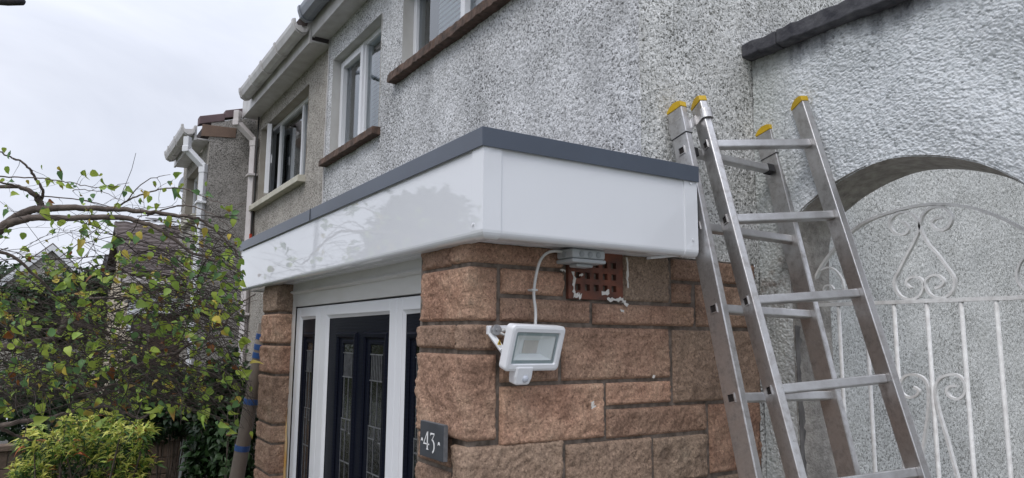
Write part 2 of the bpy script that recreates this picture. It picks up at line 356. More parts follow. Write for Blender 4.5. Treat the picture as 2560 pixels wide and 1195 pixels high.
M['leaf'] = leaf_mat('leaf'); M['petal'] = simple('pink_petal', (.62, .30, .27), (.5, .2, .2), 20, .6)
M['bark'] = simple('grey_brown_bark', (.17, .135, .115), (.055, .042, .036), 22, .9, 120, .0025, detail=7)
M['twig'] = simple('dark_twig_bark', (.055, .040, .033), (.016, .012, .010), 7, .9)
M['wallblock'] = None

# ================================================================== GROUND
def ground():
    m, nt, b = new_mat('rough_grass_and_soil', .95, spec=.1); p = pos(nt)
    c = ramp(nt, noise(nt, p, 1.3, 8, .7), [(.35, (.030, .045, .014)), (.6, (.06, .07, .025)), (.75, (.09, .07, .045))])
    nt.links.new(c, b.inputs['Base Color']); bump(nt, b, noise(nt, p, 40, 5), .02)
    mb = MB(); mb.add([(-300, -300, 0), (300, -300, 0), (300, 300, 0), (-300, 300, 0)], [(0, 1, 2, 3)])
    tag(mb.build('ground', m, recalc=False), 'rough grass and soil of the front gardens', kind='structure')
    m, nt, b = new_mat('red_block_paving', .9, spec=.2); p = pos(nt)
    br = N(nt, 'ShaderNodeTexBrick', Scale=5.0); br.inputs['Color1'].default_value = (.32, .15, .12, 1); br.inputs['Color2'].default_value = (.40, .22, .18, 1); br.inputs['Mortar'].default_value = (.12, .09, .08, 1); br.inputs['Mortar Size'].default_value = .012
    nt.links.new(p, br.inputs[0]); nt.links.new(mix(nt, .5, br.outputs[0], ramp(nt, noise(nt, p, 6, 6), [(.3, .5), (.7, 1.2)]), 'MULTIPLY'), b.inputs['Base Color'])
    mb = MB(); mb.add([(-14, -3.7, .006), (-5.8, -2.9, .006), (-5.8, -1.35, .006), (-14, -1.5, .006)], [(0, 1, 2, 3)])
    tag(mb.build('path', m, recalc=False), 'pinkish red block paved path beyond the yellow shrub', kind='structure')
    m = simple('concrete_slabs', (.30, .29, .27), (.20, .19, .175), 3, .9, 60, .001)
    mb = MB(); mb.add([(-2.9, -6, .005), (4, -6, .005), (4, 3, .005), (-2.9, 3, .005)], [(0, 1, 2, 3)])
    tag(mb.build('paving', m, recalc=False), 'grey concrete paving in front of the porch', kind='structure')
ground()

# ================================================================== WALL PANELS
def panel(axis, c, u0, u1, z0, z1, step, rel, off=0, sgn=1, cornerlo=False, cornerhi=False, zlo=None):
    """displaced wall sheet. axis 'y': plane y=c, u=x, outward -y.  axis 'x': plane x=c, u=y, outward +x"""
    nu = max(2, int(round((u1-u0)/step))+1); nv = max(2, int(round((z1-z0)/step))+1)
    u = np.linspace(u0, u1, nu); z = np.linspace(z0, z1, nv); U, Z = np.meshgrid(u, z)
    if zlo is not None:
        lo = zlo(u); Z = lo[None, :]+(z1-lo[None, :])*np.linspace(0, 1, nv)[:, None]
    h = rel(U+off, Z) if axis == 'y' else rel(U+off+3.3, Z+1.7)
    U = U.copy()
    hc = rel(Z[:, 0]*0+9.1, Z[:, 0])
    if cornerhi: h[:, -1] = hc; U[:, -1] += hc
    if cornerlo: h[:, 0] = hc; U[:, 0] -= hc
    if axis == 'y': v = np.stack([U, c-h, Z], -1)
    else: v = np.stack([c+h, U, Z], -1)
    return grid_mesh(v, nu, nv)
def wall_with_holes(axis, c, u0, u1, z0, z1, holes, step, rel, **k):
    us = sorted({u0, u1, *[h[0] for h in holes], *[h[1] for h in holes]}); parts = []
    for a, b in zip(us[:-1], us[1:]):
        hs = sorted([h for h in holes if h[0] <= a+1e-6 and h[1] >= b-1e-6], key=lambda h: h[2]); z = z0
        kk = dict(k)
        if b < u1-1e-6: kk.pop('cornerhi', None)
        if a > u0+1e-6: kk.pop('cornerlo', None)
        for h in hs:
            if h[2] > z: parts.append(panel(axis, c, a, b, z, h[2], step, rel, **kk))
            z = h[3]
        if z < z1: parts.append(panel(axis, c, a, b, z, z1, step, rel, **kk))
    return parts
def reveal(parent, x0, x1, z0, z1, y0, d, m, name='reveal'):
    mb = MB(); y1 = y0+d; e = .004
    mb.add([(x0, y0-e, z0), (x0, y1, z0), (x0, y1, z1), (x0, y0-e, z1)], [(0, 1, 2, 3)]); mb.add([(x1, y0-e, z0), (x1, y1, z0), (x1, y1, z1), (x1, y0-e, z1)], [(3, 2, 1, 0)])
    mb.add([(x0, y0-e, z1), (x1, y0-e, z1), (x1, y1, z1), (x0, y1, z1)], [(0, 1, 2, 3)]); mb.add([(x0, y0-e, z0), (x1, y0-e, z0), (x1, y1, z0), (x0, y1, z0)], [(3, 2, 1, 0)])
    return mb.build(name, m, parent, recalc=False)
def ring(mb, x0, x1, z0, z1, y0, y1, t, tb=None, mi=0):
    tb = tb or t
    mb.box((x0, y0, z0), (x0+t, y1, z1), mi); mb.box((x1-t, y0, z0), (x1, y1, z1), mi)
    mb.box((x0+t, y0, z1-t), (x1-t, y1, z1), mi); mb.box((x0+t, y0, z0), (x1-t, y1, z0+tb), mi)
def window(parent, x0, x1, z0, z1, y, mull, m, sashes=(), back=None, label=None):
    """frame set at depth y; mull: x positions of mullions; sashes: indices of panes with an extra sash frame"""
    w = MB(); ring(w, x0, x1, z0, z1, y, y+.06, .038)
    xs = [x0+.038]+[v for q in mull for v in (q-.016, q+.016)]+[x1-.038]
    for q in mull: w.box((q-.016, y+.001, z0+.038), (q+.016, y+.059, z1-.038))
    win = w.build('window', m, parent, .004, label=label)
    g = MB(); s = MB()
    for i in range(len(xs)//2):
        a, b = xs[2*i], xs[2*i+1]
        if i in sashes: ring(s, a-.012, b+.012, z0+.026, z1-.026, y-.014, y+.03, .045); a += .033; b -= .033; zz = .033
        else: zz = 0
        g.add([(a-.004, y+.02, z0+.034+zz), (b+.004, y+.02, z0+.034+zz), (b+.004, y+.02, z1-.034-zz), (a-.004, y+.02, z1-.034-zz)], [(0, 1, 2, 3)])
    if s.v: s.build('sash', m, win, .004)
    build_each(g, 'pane', M['glass'], win, recalc=False)
    r = MB(); r.box((x0+.01, y+.062, z0+.01), (x1-.01, y+1.1, z1-.01)); o = r.build('room_lining', M['room'], win)
    me = o.data; import bmesh
    bm = bmesh.new(); bm.from_mesh(me); bm.faces.ensure_lookup_table()
    bmesh.ops.delete(bm, geom=[q for q in bm.faces if abs(q.normal.y+1) < .01], context='FACES_ONLY'); bm.to_mesh(me); bm.free()
    return win
def blind(win, x0, x1, z0, z1, y, pitch=.024):
    b = MB(); z = z0
    while z < z1:
        b.add([(x0, y, z), (x1, y, z), (x1, y+.008, z+pitch*.97), (x0, y+.008, z+pitch*.97)], [(0, 1, 2, 3)]); z += pitch
    return b.build('blind', M['blind'], win, recalc=False)
def curtain(win, x0, x1, z0, z1, y, m=None):
    n = 60; vs = []
    for z in (z0, z1):
        for i in range(n): t = i/(n-1); vs.append((x0+(x1-x0)*t, y+.018*sin(t*34)+.01*sin(t*71), z))
    mb = MB(); mb.add(vs, [(i, i+1, n+i+1, n+i) for i in range(n-1)]); return mb.build('curtain', m or M['curtain'], win, smooth=True, recalc=False)
def gutter(parent, x0, x1, y0, zt, m, name='gutter', r=.055, clips=()):
    """half-round-ish gutter hung on a fascia at y0, running along x"""
    prof = [(0, zt), (0, zt-.06), (.02, zt-.085), (.06, zt-.095), (.095, zt-.075), (.112, zt-.03), (.115, zt), (.105, zt), (.100, zt-.03), (.06, zt-.08), (.02, zt-.07), (.01, zt)]
    mb = MB(); mb.sweep(prof, [(x0, y0), (x1, y0)], 1); g = mb.build(name, m, parent, smooth=False)
    if clips:
        c = MB()
        for x in clips:
            pr = [(-.002, zt+.004), (-.002, zt-.065), (.018, zt-.092), (.06, zt-.103), (.10, zt-.082), (.119, zt-.03), (.122, zt+.004), (.112, zt+.004), (.09, zt-.04), (.01, zt-.03)]
            c.sweep(pr, [(x-.02, y0), (x+.02, y0)], 1)
        build_each(c, 'gutter_bracket', m, g)
    return g

# ================================================================== HOUSE 43
house = thing('house', (0, 0, 0), 'white painted pebbledash house with brown sills, standing behind the porch', 'house')
W43 = (-3.215, -2.30, 3.31, 4.04); WB = (-1.97, -.45, 3.565, 4.04)
parts = wall_with_holes('y', 0, -3.33, 0, 2.45, 4.24, [W43, WB], .005, DASH, cornerhi=True)
parts += [panel('y', 0, -3.33, 0, 0, 2.45, .05, DASH)]
link('facade_wall', raw_mesh('facade_wall', parts), M['dash_white'], house)
parts = [panel('x', 0, 0, .75, 2.317, 3.75, .0036, DASH, cornerlo=True), panel('x', 0, .531, .75, 0, 2.317, .005, DASH), 
         panel('x', 0, .75, 3.2, 2.9, 3.75, .02, DASH), panel('x', 0, 0, 9, 3.75, 4.24, .03, DASH, cornerlo=True), panel('x', 0, 3.2, 9, 1.35, 3.75, .05, DASH)]
link('painted_gable', raw_mesh('painted_gable', [panel('x', 0, .75, 3.2, 1.35, 2.9, .006, DASH), panel('x', 0, .75, 9, 0, 1.35, .05, DASH)]), M['dash_pale'], house, 'cleaner white pebbledash behind the gate')
link('gable_wall', raw_mesh('gable_wall', parts), M['dash_gable'], house, 'weathered grey and white pebbledash gable')
g = MB(); g.add([(0, -.1, 4.24), (0, 4.5, 6.3), (0, 9, 4.24)], [(0, 1, 2)]); g.build('gable_peak', M['dash_gable'], house, recalc=False)
reveal(house, *W43, 0, .064, M['reveal']); reveal(house, *WB, 0, .064, M['reveal'])
w1 = window(house, W43[0], W43[1], W43[2], W43[3], .062, [-2.75], M['pvc'], sashes=(0,), label='two pane bathroom style window with frosted panes')
curtain(w1, -3.17, -2.9, 3.35, 4.0, .17); blind(w1, -2.9, -2.33, 3.35, 4.0, .15, .03)
w2 = window(house, WB[0], WB[1], WB[2], WB[3], .062, [-1.37, -.92], M['pvc'], sashes=(1,), label='wide window with white slatted blinds')
blind(w2, -1.80, -.49, 3.60, 4.02, .14, .03)
def sill(parent, x0, x1, z0, z1, y0, m, rough=.004):
    n = int((x1-x0)/.02)+1; vs = []; fs = []; r = random.Random(int(x0*100))
    prof = [(0.03, z0), (-y0, z0+.002), (-y0-.002, z0+(z1-z0)*.75), (-y0+.004, z1-.004), (.06, z1)]
    prof = [(y_ if i in (0, 4) else -y0*(1 if i < 3 else .93), z_) for i, (y_, z_) in enumerate(prof)]
    prof = [(.03, z0), (y0, z0), (y0, z1-.012), (y0+.006, z1-.004), (.06, z1)]
    for i in range(n):
        for j, (y, z) in enumerate(prof): vs.append((x0+(x1-x0)*i/(n-1), y+(r.uniform(-rough, rough) if 0 < j < 4 else 0), z+(r.uniform(-rough, rough)*.7 if 0 <= j < 3 else r.uniform(-rough, rough)*.4)))
    k = len(prof); mb = MB(); mb.add(vs, [(i*k+j, (i+1)*k+j, (i+1)*k+(j+1) % k, i*k+(j+1) % k) for i in range(n-1) for j in range(k)]+[tuple(range(k)), tuple((n-1)*k+j for j in range(k))[::-1]])
    return mb.build('sill', m, parent, .003)
sill(house, -3.29, -2.275, 3.255, 3.308, -.055, M['sill_brown']); sill(house, -2.06, -.36, 3.505, 3.562, -.055, M['sill_brown'])
mb = MB(); mb.box((-3.33, -.115, 4.235), (.05, -.0, 4.25)); mb.box((-3.33, -.135, 4.225), (.05, -.115, 4.43)); mb.build('soffit_and_fascia', M['pvc_old'], house, .002)
gutter(house, -3.3, .08, -.137, 4.41, M['pvc_grey'], clips=(-3.28, -2.9, -2.1, -1.2))
def roof_slab(parent, x0, x1, y0, z0, y1, z1, m, t=.06, name='roof', rows=0):
    d = V(0, y1-y0, z1-z0); L_ = np.linalg.norm(d); n = np.cross([1, 0, 0], d)/L_; mb = MB(); k = rows or max(1, int(L_/.33)); dx = .28
    for i in range(k):
        a = V(x0, y0, z0)+d*i/k; mb.obox(a+n*.002*(i % 2), V(x1-x0, 0, 0), d/k*1.02+n*.0, n*(t+.0)+V(0, 0, 0)); 
    o = mb.build(name, m, parent); return o
roof_slab(house, -3.35, .1, -.20, 4.36, 4.5, 6.6, M['rooftile'])
roof_slab(house, -3.35, .1, 9.2, 4.43, 4.5, 6.6, M['rooftile'])

# ================================================================== NEIGHBOUR HOUSE
nb = thing('house', (-4.4, 0, 0), 'unpainted grey pebbledash terraced house with open casement and cream sill', 'house')
WN = (-5.355, -3.81, 3.31, 4.04)
parts = wall_with_holes('y', .004, -5.6, -3.33, 2.3, 4.24, [WN], .008, DASH, off=5.17)+[panel('y', .004, -5.6, -3.33, 0, 2.3, .05, DASH)]
link('wall', raw_mesh('wall', parts), M['dash_grey'], nb)
reveal(nb, *WN, .004, .08, M['reveal_b'])
w3 = MB(); ring(w3, WN[0], WN[1], WN[2], WN[3], .08, .14, .035)
for q in (-4.965, -4.24): w3.box((q-.016, .081, WN[2]+.035), (q+.016, .139, WN[3]-.035))
w3 = w3.build('window', M['pvc'], nb, .004)
g = MB(); g.add([(-4.95, .10, 3.34), (-4.25, .10, 3.34), (-4.25, .10, 4.01), (-4.95, .10, 4.01)], [(0, 1, 2, 3)]); g.add([(-4.22, .10, 3.34), (-3.84, .10, 3.34), (-3.84, .10, 4.01), (-4.22, .10, 4.01)], [(0, 1, 2, 3)]); build_each(g, 'pane', M['glass'], w3, recalc=False)
s = MB(); hx, hy, an = -5.33, .075, R(-17); ww = .37
e = V(cos(an), sin(an), 0); nn = V(-sin(an), cos(an), 0); o0 = V(hx, hy, 3.345); hh = .66
for a_, b_ in ((0, .045), (ww-.045, ww)): s.obox(o0+e*a_, e*(b_-a_), nn*.04, V(0, 0, hh))
for a_, b_ in ((0, .045), (hh-.045, hh)): s.obox(o0+e*.045+V(0, 0, a_), e*(ww-.09), nn*.04, V(0, 0, b_-a_))
s.obox(o0+e*(ww-.03)+nn*.04+V(0, 0, .29), e*.02, nn*.015, V(0, 0, .08))
sash = s.build('sash', M['pvc'], w3, .003, label='opened casement sash')
g = MB(); q = o0+nn*.02; g.add([q+e*.04+V(0, 0, .04), q+e*(ww-.04)+V(0, 0, .04), q+e*(ww-.04)+V(0, 0, hh-.04), q+e*.04+V(0, 0, hh-.04)], [(0, 1, 2, 3)]); g.build('sash_pane', M['glass'], w3, recalc=False)
curtain(w3, -4.7, -4.25, 3.34, 4.0, .22, M['reveal_b']); curtain(w3, -5.32, -5.05, 3.34, 4.0, .3)
r = MB(); r.box((-5.34, 1.2, 3.3), (-3.82, 1.25, 4.05)); r.box((-5.34, .142, 3.28), (-3.82, 1.2, 3.315)); r.box((-5.34, .142, 4.036), (-3.82, 1.2, 4.05)); r.box((-5.36, .142, 3.3), (-5.34, 1.2, 4.05)); r.box((-3.83, .142, 3.3), (-3.80, 1.2, 4.05)); r.build('room_lining', M['room'], w3)
sill(nb, -5.45, -3.80, 3.243, 3.30, -.06, M['sill_cream'], .0008)
mb = MB(); mb.box((-5.55, -.13, 4.19), (-3.335, .02, 4.205)); mb.box((-5.55, -.15, 4.18), (-3.335, -.13, 4.36)); mb.build('soffit_and_fascia', M['pvc_old'], nb, .002)
gutter(nb, -5.17, -3.34, -.15, 4.345, M['pvc_old'], clips=(-3.38, -3.9, -4.35, -4.75, -5.15))
def downpipe(parent, x, y, zt, zb, gy, m, w_=.065):
    mb = MB(); prof = lambda c, e1, e2: None
    pts = [(x-.02, gy-.055, zt-.08), (x-.02, gy-.055, zt-.20), (x, y-.04, zt-.36), (x, y-.04, zb)]
    for a, b in zip(pts[:-1], pts[1:]):
        mb.tube([a, b], w_*.62, 4, up=(1, 1, 0))
    mb.tube([(pts[1][0], pts[1][1], pts[1][2]+.03), (pts[1][0], pts[1][1], pts[1][2]-.03)], w_*.72, 4, up=(1, 1, 0)); mb.tube([(x, y-.04, zt-.33), (x, y-.04, zt-.42)], w_*.72, 4, up=(1, 1, 0))
    o = mb.build('downpipe', m, parent, .006)
    c = MB(); z = zt-.72
    while z > zb+.2: c.box((x-.06, y-.09, z), (x+.06, y-.004, z+.022)); z -= 1.35
    build_each(c, 'pipe_clip', m, o, bevel=.003); return o
downpipe(nb, -5.46, -.0, 4.31, .1, -.15, M['pvc_pink'])
mb = MB(); pts = [V(-5.40, -.02, 4.18), V(-5.41, -.022, 3.8), V(-5.395, -.02, 3.4), V(-5.43, -.022, 3.1), V(-5.42, -.02, 2.85)]; mb.tube(pts, .008, 5)
c_ = tag(mb.build('cable', M['dark_cable'], None, smooth=True), 'thin black cable hanging beside the pinkish white downpipe of the grey house', 'cable')
mb = MB(); mb.tube([V(-5.42, -.03, 3.02), V(-5.425, -.03, 2.86)], .014, 6); mb.build('red_tape_end', M['red'], c_)
roof_slab(nb, -5.15, -3.35, -.20, 4.30, 4.5, 6.6, M['rooftile'])
mb = MB(); pts = [V(-3.30+.006*sin(z*5), -.012, z) for z in np.linspace(4.23, 2.6, 14)]; mb.tube(pts, .0045, 5)
tag(mb.build('cable', M['pvc_old'], None, smooth=True), 'thin white painted cable running down the wall between the two houses', 'cable')

# ================================================================== STEPPED HOUSE C
sl0 = lambda y: 4.115+(y+.50)*.30-.03
hc = thing('house', (-6.6, -.42, 0), 'grey pebbledash house stepping forward with purple verge tiles and brown patch', 'house')
CF = -.42; WC = (-6.92, -6.18, 3.28, 3.79)
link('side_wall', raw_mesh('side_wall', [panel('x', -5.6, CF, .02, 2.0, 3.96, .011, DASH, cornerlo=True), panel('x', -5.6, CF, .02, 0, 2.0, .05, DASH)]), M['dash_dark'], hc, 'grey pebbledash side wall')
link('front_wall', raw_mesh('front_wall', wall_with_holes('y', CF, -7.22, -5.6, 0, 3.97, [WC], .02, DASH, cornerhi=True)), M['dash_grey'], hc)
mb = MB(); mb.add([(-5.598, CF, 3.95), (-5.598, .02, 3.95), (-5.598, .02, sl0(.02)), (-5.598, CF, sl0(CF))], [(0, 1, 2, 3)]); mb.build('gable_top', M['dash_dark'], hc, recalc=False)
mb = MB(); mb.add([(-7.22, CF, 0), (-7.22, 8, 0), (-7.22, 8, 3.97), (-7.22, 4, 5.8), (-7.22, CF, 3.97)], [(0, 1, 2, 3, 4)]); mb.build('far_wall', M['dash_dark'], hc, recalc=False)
reveal(hc, *WC, CF, .07, M['reveal_b']); w4 = window(hc, *WC, CF+.07, [-6.55], M['pvc'])
sill(hc, -6.98, -6.1, 3.215, 3.28, CF-.05, M['sill_cream'], .0008)
def sl(y): return 4.115+(y+.50)*.30
mb = MB()
for y0, y1, dz in ((-.53, -.30, 0), (-.30, -.02, .03)):    # overlapping verge tiles
    mb.prism([(-5.70, y0, sl(y0)-.035+dz), (-5.70, y1, sl(y1)-.035+dz), (-5.70, y1, sl(y1)+.045+dz), (-5.70, y0, sl(y0)+.045+dz)], (.11, 0, 0))
build_each(mb, 'verge_tile', M['verge'], hc, bevel=.006)
roof_slab(hc, -7.35, -5.705, -.44, sl(-.44)-.06, 4.2, sl(4.2)-.06, M['rooftile'], .05)
mb = MB(); mb.prism([(-5.6, -.505, 3.955), (-5.6, -.19, 3.985), (-5.6, -.185, 4.085), (-5.6, -.50, 4.075)], (.012, 0, 0)); mb.build('bare_patch', M['brown_patch'], hc, .003)
mb = MB(); mb.box((-7.0, -.54, 3.925), (-5.62, CF-.002, 3.94)); mb.box((-7.0, -.56, 3.915), (-5.62, -.54, 4.06)); mb.build('soffit_and_fascia', M['pvc_old'], hc, .002)
gutter(hc, -6.88, -5.60, -.56, 4.05, M['pvc_old'], clips=(-6.86, -6.6, -6.15, -5.64))
downpipe(hc, -5.62, CF, 4.02, .1, -.56, M['pvc'])
mb = MB(); mb.box((-8.4, -.80, 2.27), (-6.5, CF-.002, 2.44)); mb.build('porch_fascia', M['pvc'], hc, .006)
mb = MB(); mb.box((-8.4, -.84, 2.442), (-6.46, CF, 2.462)); mb.add([(-8.4, -.84, 2.464), (-6.46, -.84, 2.464), (-6.46, CF, 2.60), (-8.4, CF, 2.60)], [(0, 1, 2, 3)]); mb.build('porch_roof', simple('lead_roof', (.16, .155, .15), (.10, .10, .095), 9, .7), hc)
mb = MB(); mb.box((-8.3, -.72, 0), (-6.6, CF, 2.265)); mb.build('porch_wall', simple('brown_porch_brick', (.10, .07, .055), (.06, .04, .03), 9, .9), hc)
mb = MB(); c0 = V(-7.24, CF+.04, 3.80); n0 = V(.55, -.80, .25); n0 /= np.linalg.norm(n0)
for i, (r_0, d) in enumerate(((.12, 0), (.09, -.02), (.05, -.035))): mb.disc(c0+n0*d, n0, r_0, .012, 24)
mb.tube([c0, c0+V(-.02, .12, -.1), V(-7.2, CF, 3.65)], .014, 6)
dish = mb.build('satellite_dish', M['pvc_grey'], None); tag(dish, 'grey satellite dish on the far corner of the stepped house', 'satellite dish')

# ================================================================== PORCH
porch = thing('porch', (-1.1, -.6, 0), 'stone porch with white fascia, dark grey flat roof trim and navy front door', 'porch')
SY = -.63; PX = 0.0
def stone_block(u0, u1, z0, z1, face, open_lo=False, open_hi=False, seed=0, step=.0055, out=.016):
    """rock-faced block. face: 'side' (x=PX, u=y) or 'front' (y=SY, u=x) ; open_* = arris shared with a neighbouring face"""
    j = .0034; a, b = (u0 if open_lo else u0+j), (u1 if open_hi else u1-j); c, d = z0+j, z1-j
    nu = max(6, int((b-a)/step)+1); nv = max(6, int((d-c)/step)+1)
    U, Z = np.meshgrid(np.linspace(a, b, nu), np.linspace(c, d, nv))
    rr = ROCK(U*1.0+seed*.37+(5 if face == 'side' else 0), Z+seed*.61)
    r0 = .0055; big = 99
    du = np.minimum(big if open_lo else (U-a), big if open_hi else (b-U)) if not (open_lo and open_hi) else np.full_like(U, big)
    dz = np.minimum(Z-c, d-Z); e = ROCK(U+1.3+seed, Z+2.1)*.6
    ed = np.clip((du+e)/r0, 0, 1)**.7*np.clip((dz+e*.8)/(r0*.8), 0, 1)**.7; ed[0] = 0; ed[-1] = 0
    if not open_lo: ed[:, 0] = 0
    if not open_hi: ed[:, -1] = 0
    h = ed*(out*(.66+.14*np.sin(seed*7.3))+rr)
    h = np.where(ed > 0, np.maximum(h, .002), h)
    hedge = out*.60+ROCK(Z[:, 0]*1.7+seed, Z[:, 0]+3)*.8; hedge = hedge*sm(dz[:, 0]/.010)
    S = U.copy()
    if open_hi or open_lo:
        t = (1-np.clip((b-U)/.030, 0, 1)) if open_hi else (1-np.clip((U-a)/.030, 0, 1)); t = t**2
        h = h*(1-t)+hedge[:, None]*t; S = U+((hedge[:, None]+.002)*t)*(1 if open_hi else -1)
    return S, h, Z, nu, nv
def put_stone(lst, tones, spec, face, plane, flip=False, **k):
    S, h, Z, nu, nv = stone_block(*spec, face, **k)
    if face == 'side': v = np.stack([plane+h, S, Z], -1)
    else: v = np.stack([S, plane-h, Z], -1)
    lst.append(grid_mesh(v, nu, nv)); r = random.Random(k.get('seed', 0)*13+5); t = (r.random()**1.5*.85, (r.random()**2)*.75); tones.append((nu*nv, t))
side = [(-.63, -.32, 2.25, 2.315), (-.54, -.317, 2.168, 2.245), (-.54, -.22, 2.092, 2.163), (-.63, -.545, 2.092, 2.245), (-.095, .108, 2.163, 2.315),
        (.115, .53, 2.238, 2.315), (.115, .21, 2.163, 2.234), (-.215, .218, 2.088, 2.158), (.224, .53, 2.088, 2.234), (-.63, -.335, 2.012, 2.088), (-.33, .105, 1.925, 2.085),
        (-.54, -.335, 1.925, 2.006), (.112, .53, 1.845, 2.082), (-.63, -.545, 1.775, 2.008), (-.54, -.17, 1.757, 1.921), (-.165, .107, 1.848, 1.921), (-.165, .265, 1.752, 1.843),
        (.270, .53, 1.612, 1.840), (-.63, -.322, 1.612, 1.768), (-.316, .018, 1.605, 1.752), (.023, .265, 1.605, 1.747), (-.63, -.40, 1.50, 1.605), (-.395, -.05, 1.50, 1.60), (-.045, .30, 1.50, 1.60), (.305, .53, 1.50, 1.607)]
zz = 1.5
for i, hgt in enumerate((.16, .10, .16, .16, .10, .16, .16, .10, .16, .16)):
    cuts = [-.63]+sorted(random.Random(i).uniform(-.45, .4) for _ in range(2))+[.53]
    z1_ = zz; zz -= hgt+.006
    for a, b in zip(cuts[:-1], cuts[1:]): side.append((a, b, max(zz, 0.0)+.003, z1_-.003))
front = [(-.30, -.103, 2.247, 2.315), (-.098, 0, 2.25, 2.315), (-.295, 0, 2.092, 2.245), (-.305, -.073, 2.015, 2.088), (-.068, 0, 2.012, 2.088), (-.305, 0, 1.775, 2.008),
         (-.295, -.082, 1.695, 1.78), (-.30, -.082, 1.61, 1.69), (-.076, 0, 1.612, 1.768), (-.30, 0, 1.50, 1.605)]
zz = 1.5
for i, hgt in enumerate((.16, .10, .16, .16, .10, .16, .16, .10, .16, .16)):
    z1_ = zz; zz -= hgt+.006; front.append((-.30, 0, max(zz, 0.0)+.003, z1_-.003))
lst = []; tones = []
for i, b in enumerate(side): put_stone(lst, tones, b, 'side', PX+.002, open_lo=(b[0] <= -.629), seed=i+1)
# front faces share the arris with the side faces: same seed where heights match
for i, b in enumerate(front):
    sd_ = next((k+1 for k, s_ in enumerate(side) if s_[0] <= -.629 and abs((s_[2]+s_[3])/2-(b[2]+b[3])/2) < .02 and b[1] >= -.001), 60+i)
    put_stone(lst, tones, b, 'front', SY-.002, open_hi=(b[1] >= -.001), seed=sd_)
def stone_obj(name, lst, tones, parent, label=None):
    me = raw_mesh(name, lst); at = me.color_attributes.new('tone', 'FLOAT_COLOR', 'POINT')
    c = np.concatenate([np.tile([t[0], t[1], 0, 1], (n, 1)) for n, t in tones]).astype(np.float32); at.data.foreach_set('color', c.ravel())
    return link(name, me, M['stone'], parent, label)
stone_obj('stone_wall', lst, tones, porch, 'pinkish brown rock faced stonework')
mb = MB(); mb.box((-.31, SY, 0), (PX, -.02, 2.31)); mb.box((-.10, -.02, 0), (PX+.001, .533, 2.318)); mb.build('mortar_bed', M['mortar'], porch)
lst = []; tones = []
PLx0, PLx1 = -2.235, -1.955
for i, (z0, z1) in enumerate([(2.168, 2.31), (2.010, 2.163), (1.862, 2.005), (1.622, 1.857), (1.532, 1.617), (1.385, 1.527), (1.22, 1.38), (1.06, 1.215), (.95, 1.055), (.75, .945), (.55, .745), (.40, .545), (.2, .395), (.0, .195)]):
    put_stone(lst, tones, (PLx0, PLx1, z0, z1), 'front', SY-.002, open_hi=True, seed=80+i)
    S, h, Z, nu, nv = stone_block(SY, SY+.085, z0, z1, 'side', open_lo=True, seed=80+i)
    lst.append(grid_mesh(np.stack([PLx1+h, S, Z], -1), nu, nv)); tones.append((nu*nv, tones[-1][1]))
    S, h, Z, nu, nv = stone_block(SY, -.01, z0, z1, 'side', seed=120+i, step=.02)
    v = np.stack([PLx0-h, S, Z], -1); lst.append(grid_mesh(v, nu, nv, True)); tones.append((nu*nv, (.2, .2)))
stone_obj('stone_pillar', lst, tones, porch, 'narrow rock faced stone pillar left of the door')
mb = MB(); mb.box((PLx0, SY, 0), (PLx1, -.01, 2.31)); mb.build('pillar_core', M['mortar'], porch)
# fascia, coping
FX, FY_, FXL, FYR = .155, -.683, -2.625, .080
zt, zb = 2.56, 2.302
path = [(FXL, FY_), (FX, FY_), (FX, FYR)]
prof = [(-.012, zt), (-.012, zb+.012), (-.06, zb+.004), (-.06, zb)]
arc = [(-.018+.018*sin(t), zb+.018-.018*cos(t)) for t in np.linspace(0, pi/2, 6)]
prof = [(-.03, zt), (-.03, zb+.02), (-.05, zb+.004), (-.05, zb)]+arc+[(0, zt)]
mb = MB(); mb.sweep(prof, path, 1); mb.build('fascia_board', M['pvc_gloss'], porch, .0012)
mb = MB(); mb.box((FXL+.01, FY_+.03, zb+.006), (FX-.03, .0, zb+.014)); mb.box((-.1, -.001, zb+.006), (FX-.03, FYR-.01, zb+.014)); build_each(mb, 'soffit', M['pvc'], porch)
tr = MB(); t_ = .0035
def trim(path_, a): tr.sweep([(0.0002, zt-.001), (0.0002, zb+.02)]+[(x+t_*.9*(x > -.01)+.0, z-.001) for x, z in arc[::-1]][::-1][1:]+[(t_, zb+.02), (t_, zt-.001)], path_, 1)
c2 = [(.0, zb+.016), (t_, zb+.014), (t_, zt-.001), (0, zt-.001)]
tr.sweep([(-.02, zb-.003)]+[(x+t_*sin(k*pi/10), z-t_*cos(k*pi/10)) for k, (x, z) in enumerate(arc)]+[(t_, zt-.001), (-.001, zt-.001), (-.001, zb+.03), (-.02, zb+.003)], [(FX-.055, FY_), (FX, FY_), (FX, FY_+.052)], 1)
tr.sweep([(-.02, zb-.003)]+[(x+t_*sin(k*pi/10), z-t_*cos(k*pi/10)) for k, (x, z) in enumerate(arc)]+[(t_, zt-.001), (-.001, zt-.001), (-.001, zb+.03), (-.02, zb+.003)], [(FX, FYR-.052), (FX, FYR+.003)], 1)
build_each(tr, 'corner_trim', M['pvc_gloss'], porch, bevel=.0008)
sc = MB()
for q in ((FX-.043, FY_-.0045, zb+.035),): sc.disc(q, (0, -1, 0), .004, .002, 10)
sc.disc((FX+.0045, FYR-.022, zb+.05), (1, 0, 0), .004, .002, 10); sc.disc((FX+.0045, FYR-.026, zb+.225), (1, 0, 0), .004, .002, 10)
build_each(sc, 'fixing_pin', M['lamp_white'], porch)
ct = 2.583
cprof = [(.020, ct-.055), (.022, ct-.001), (.019, ct), (-.12, ct), (-.12, ct-.004), (.017, ct-.004), (.016, ct-.055)]
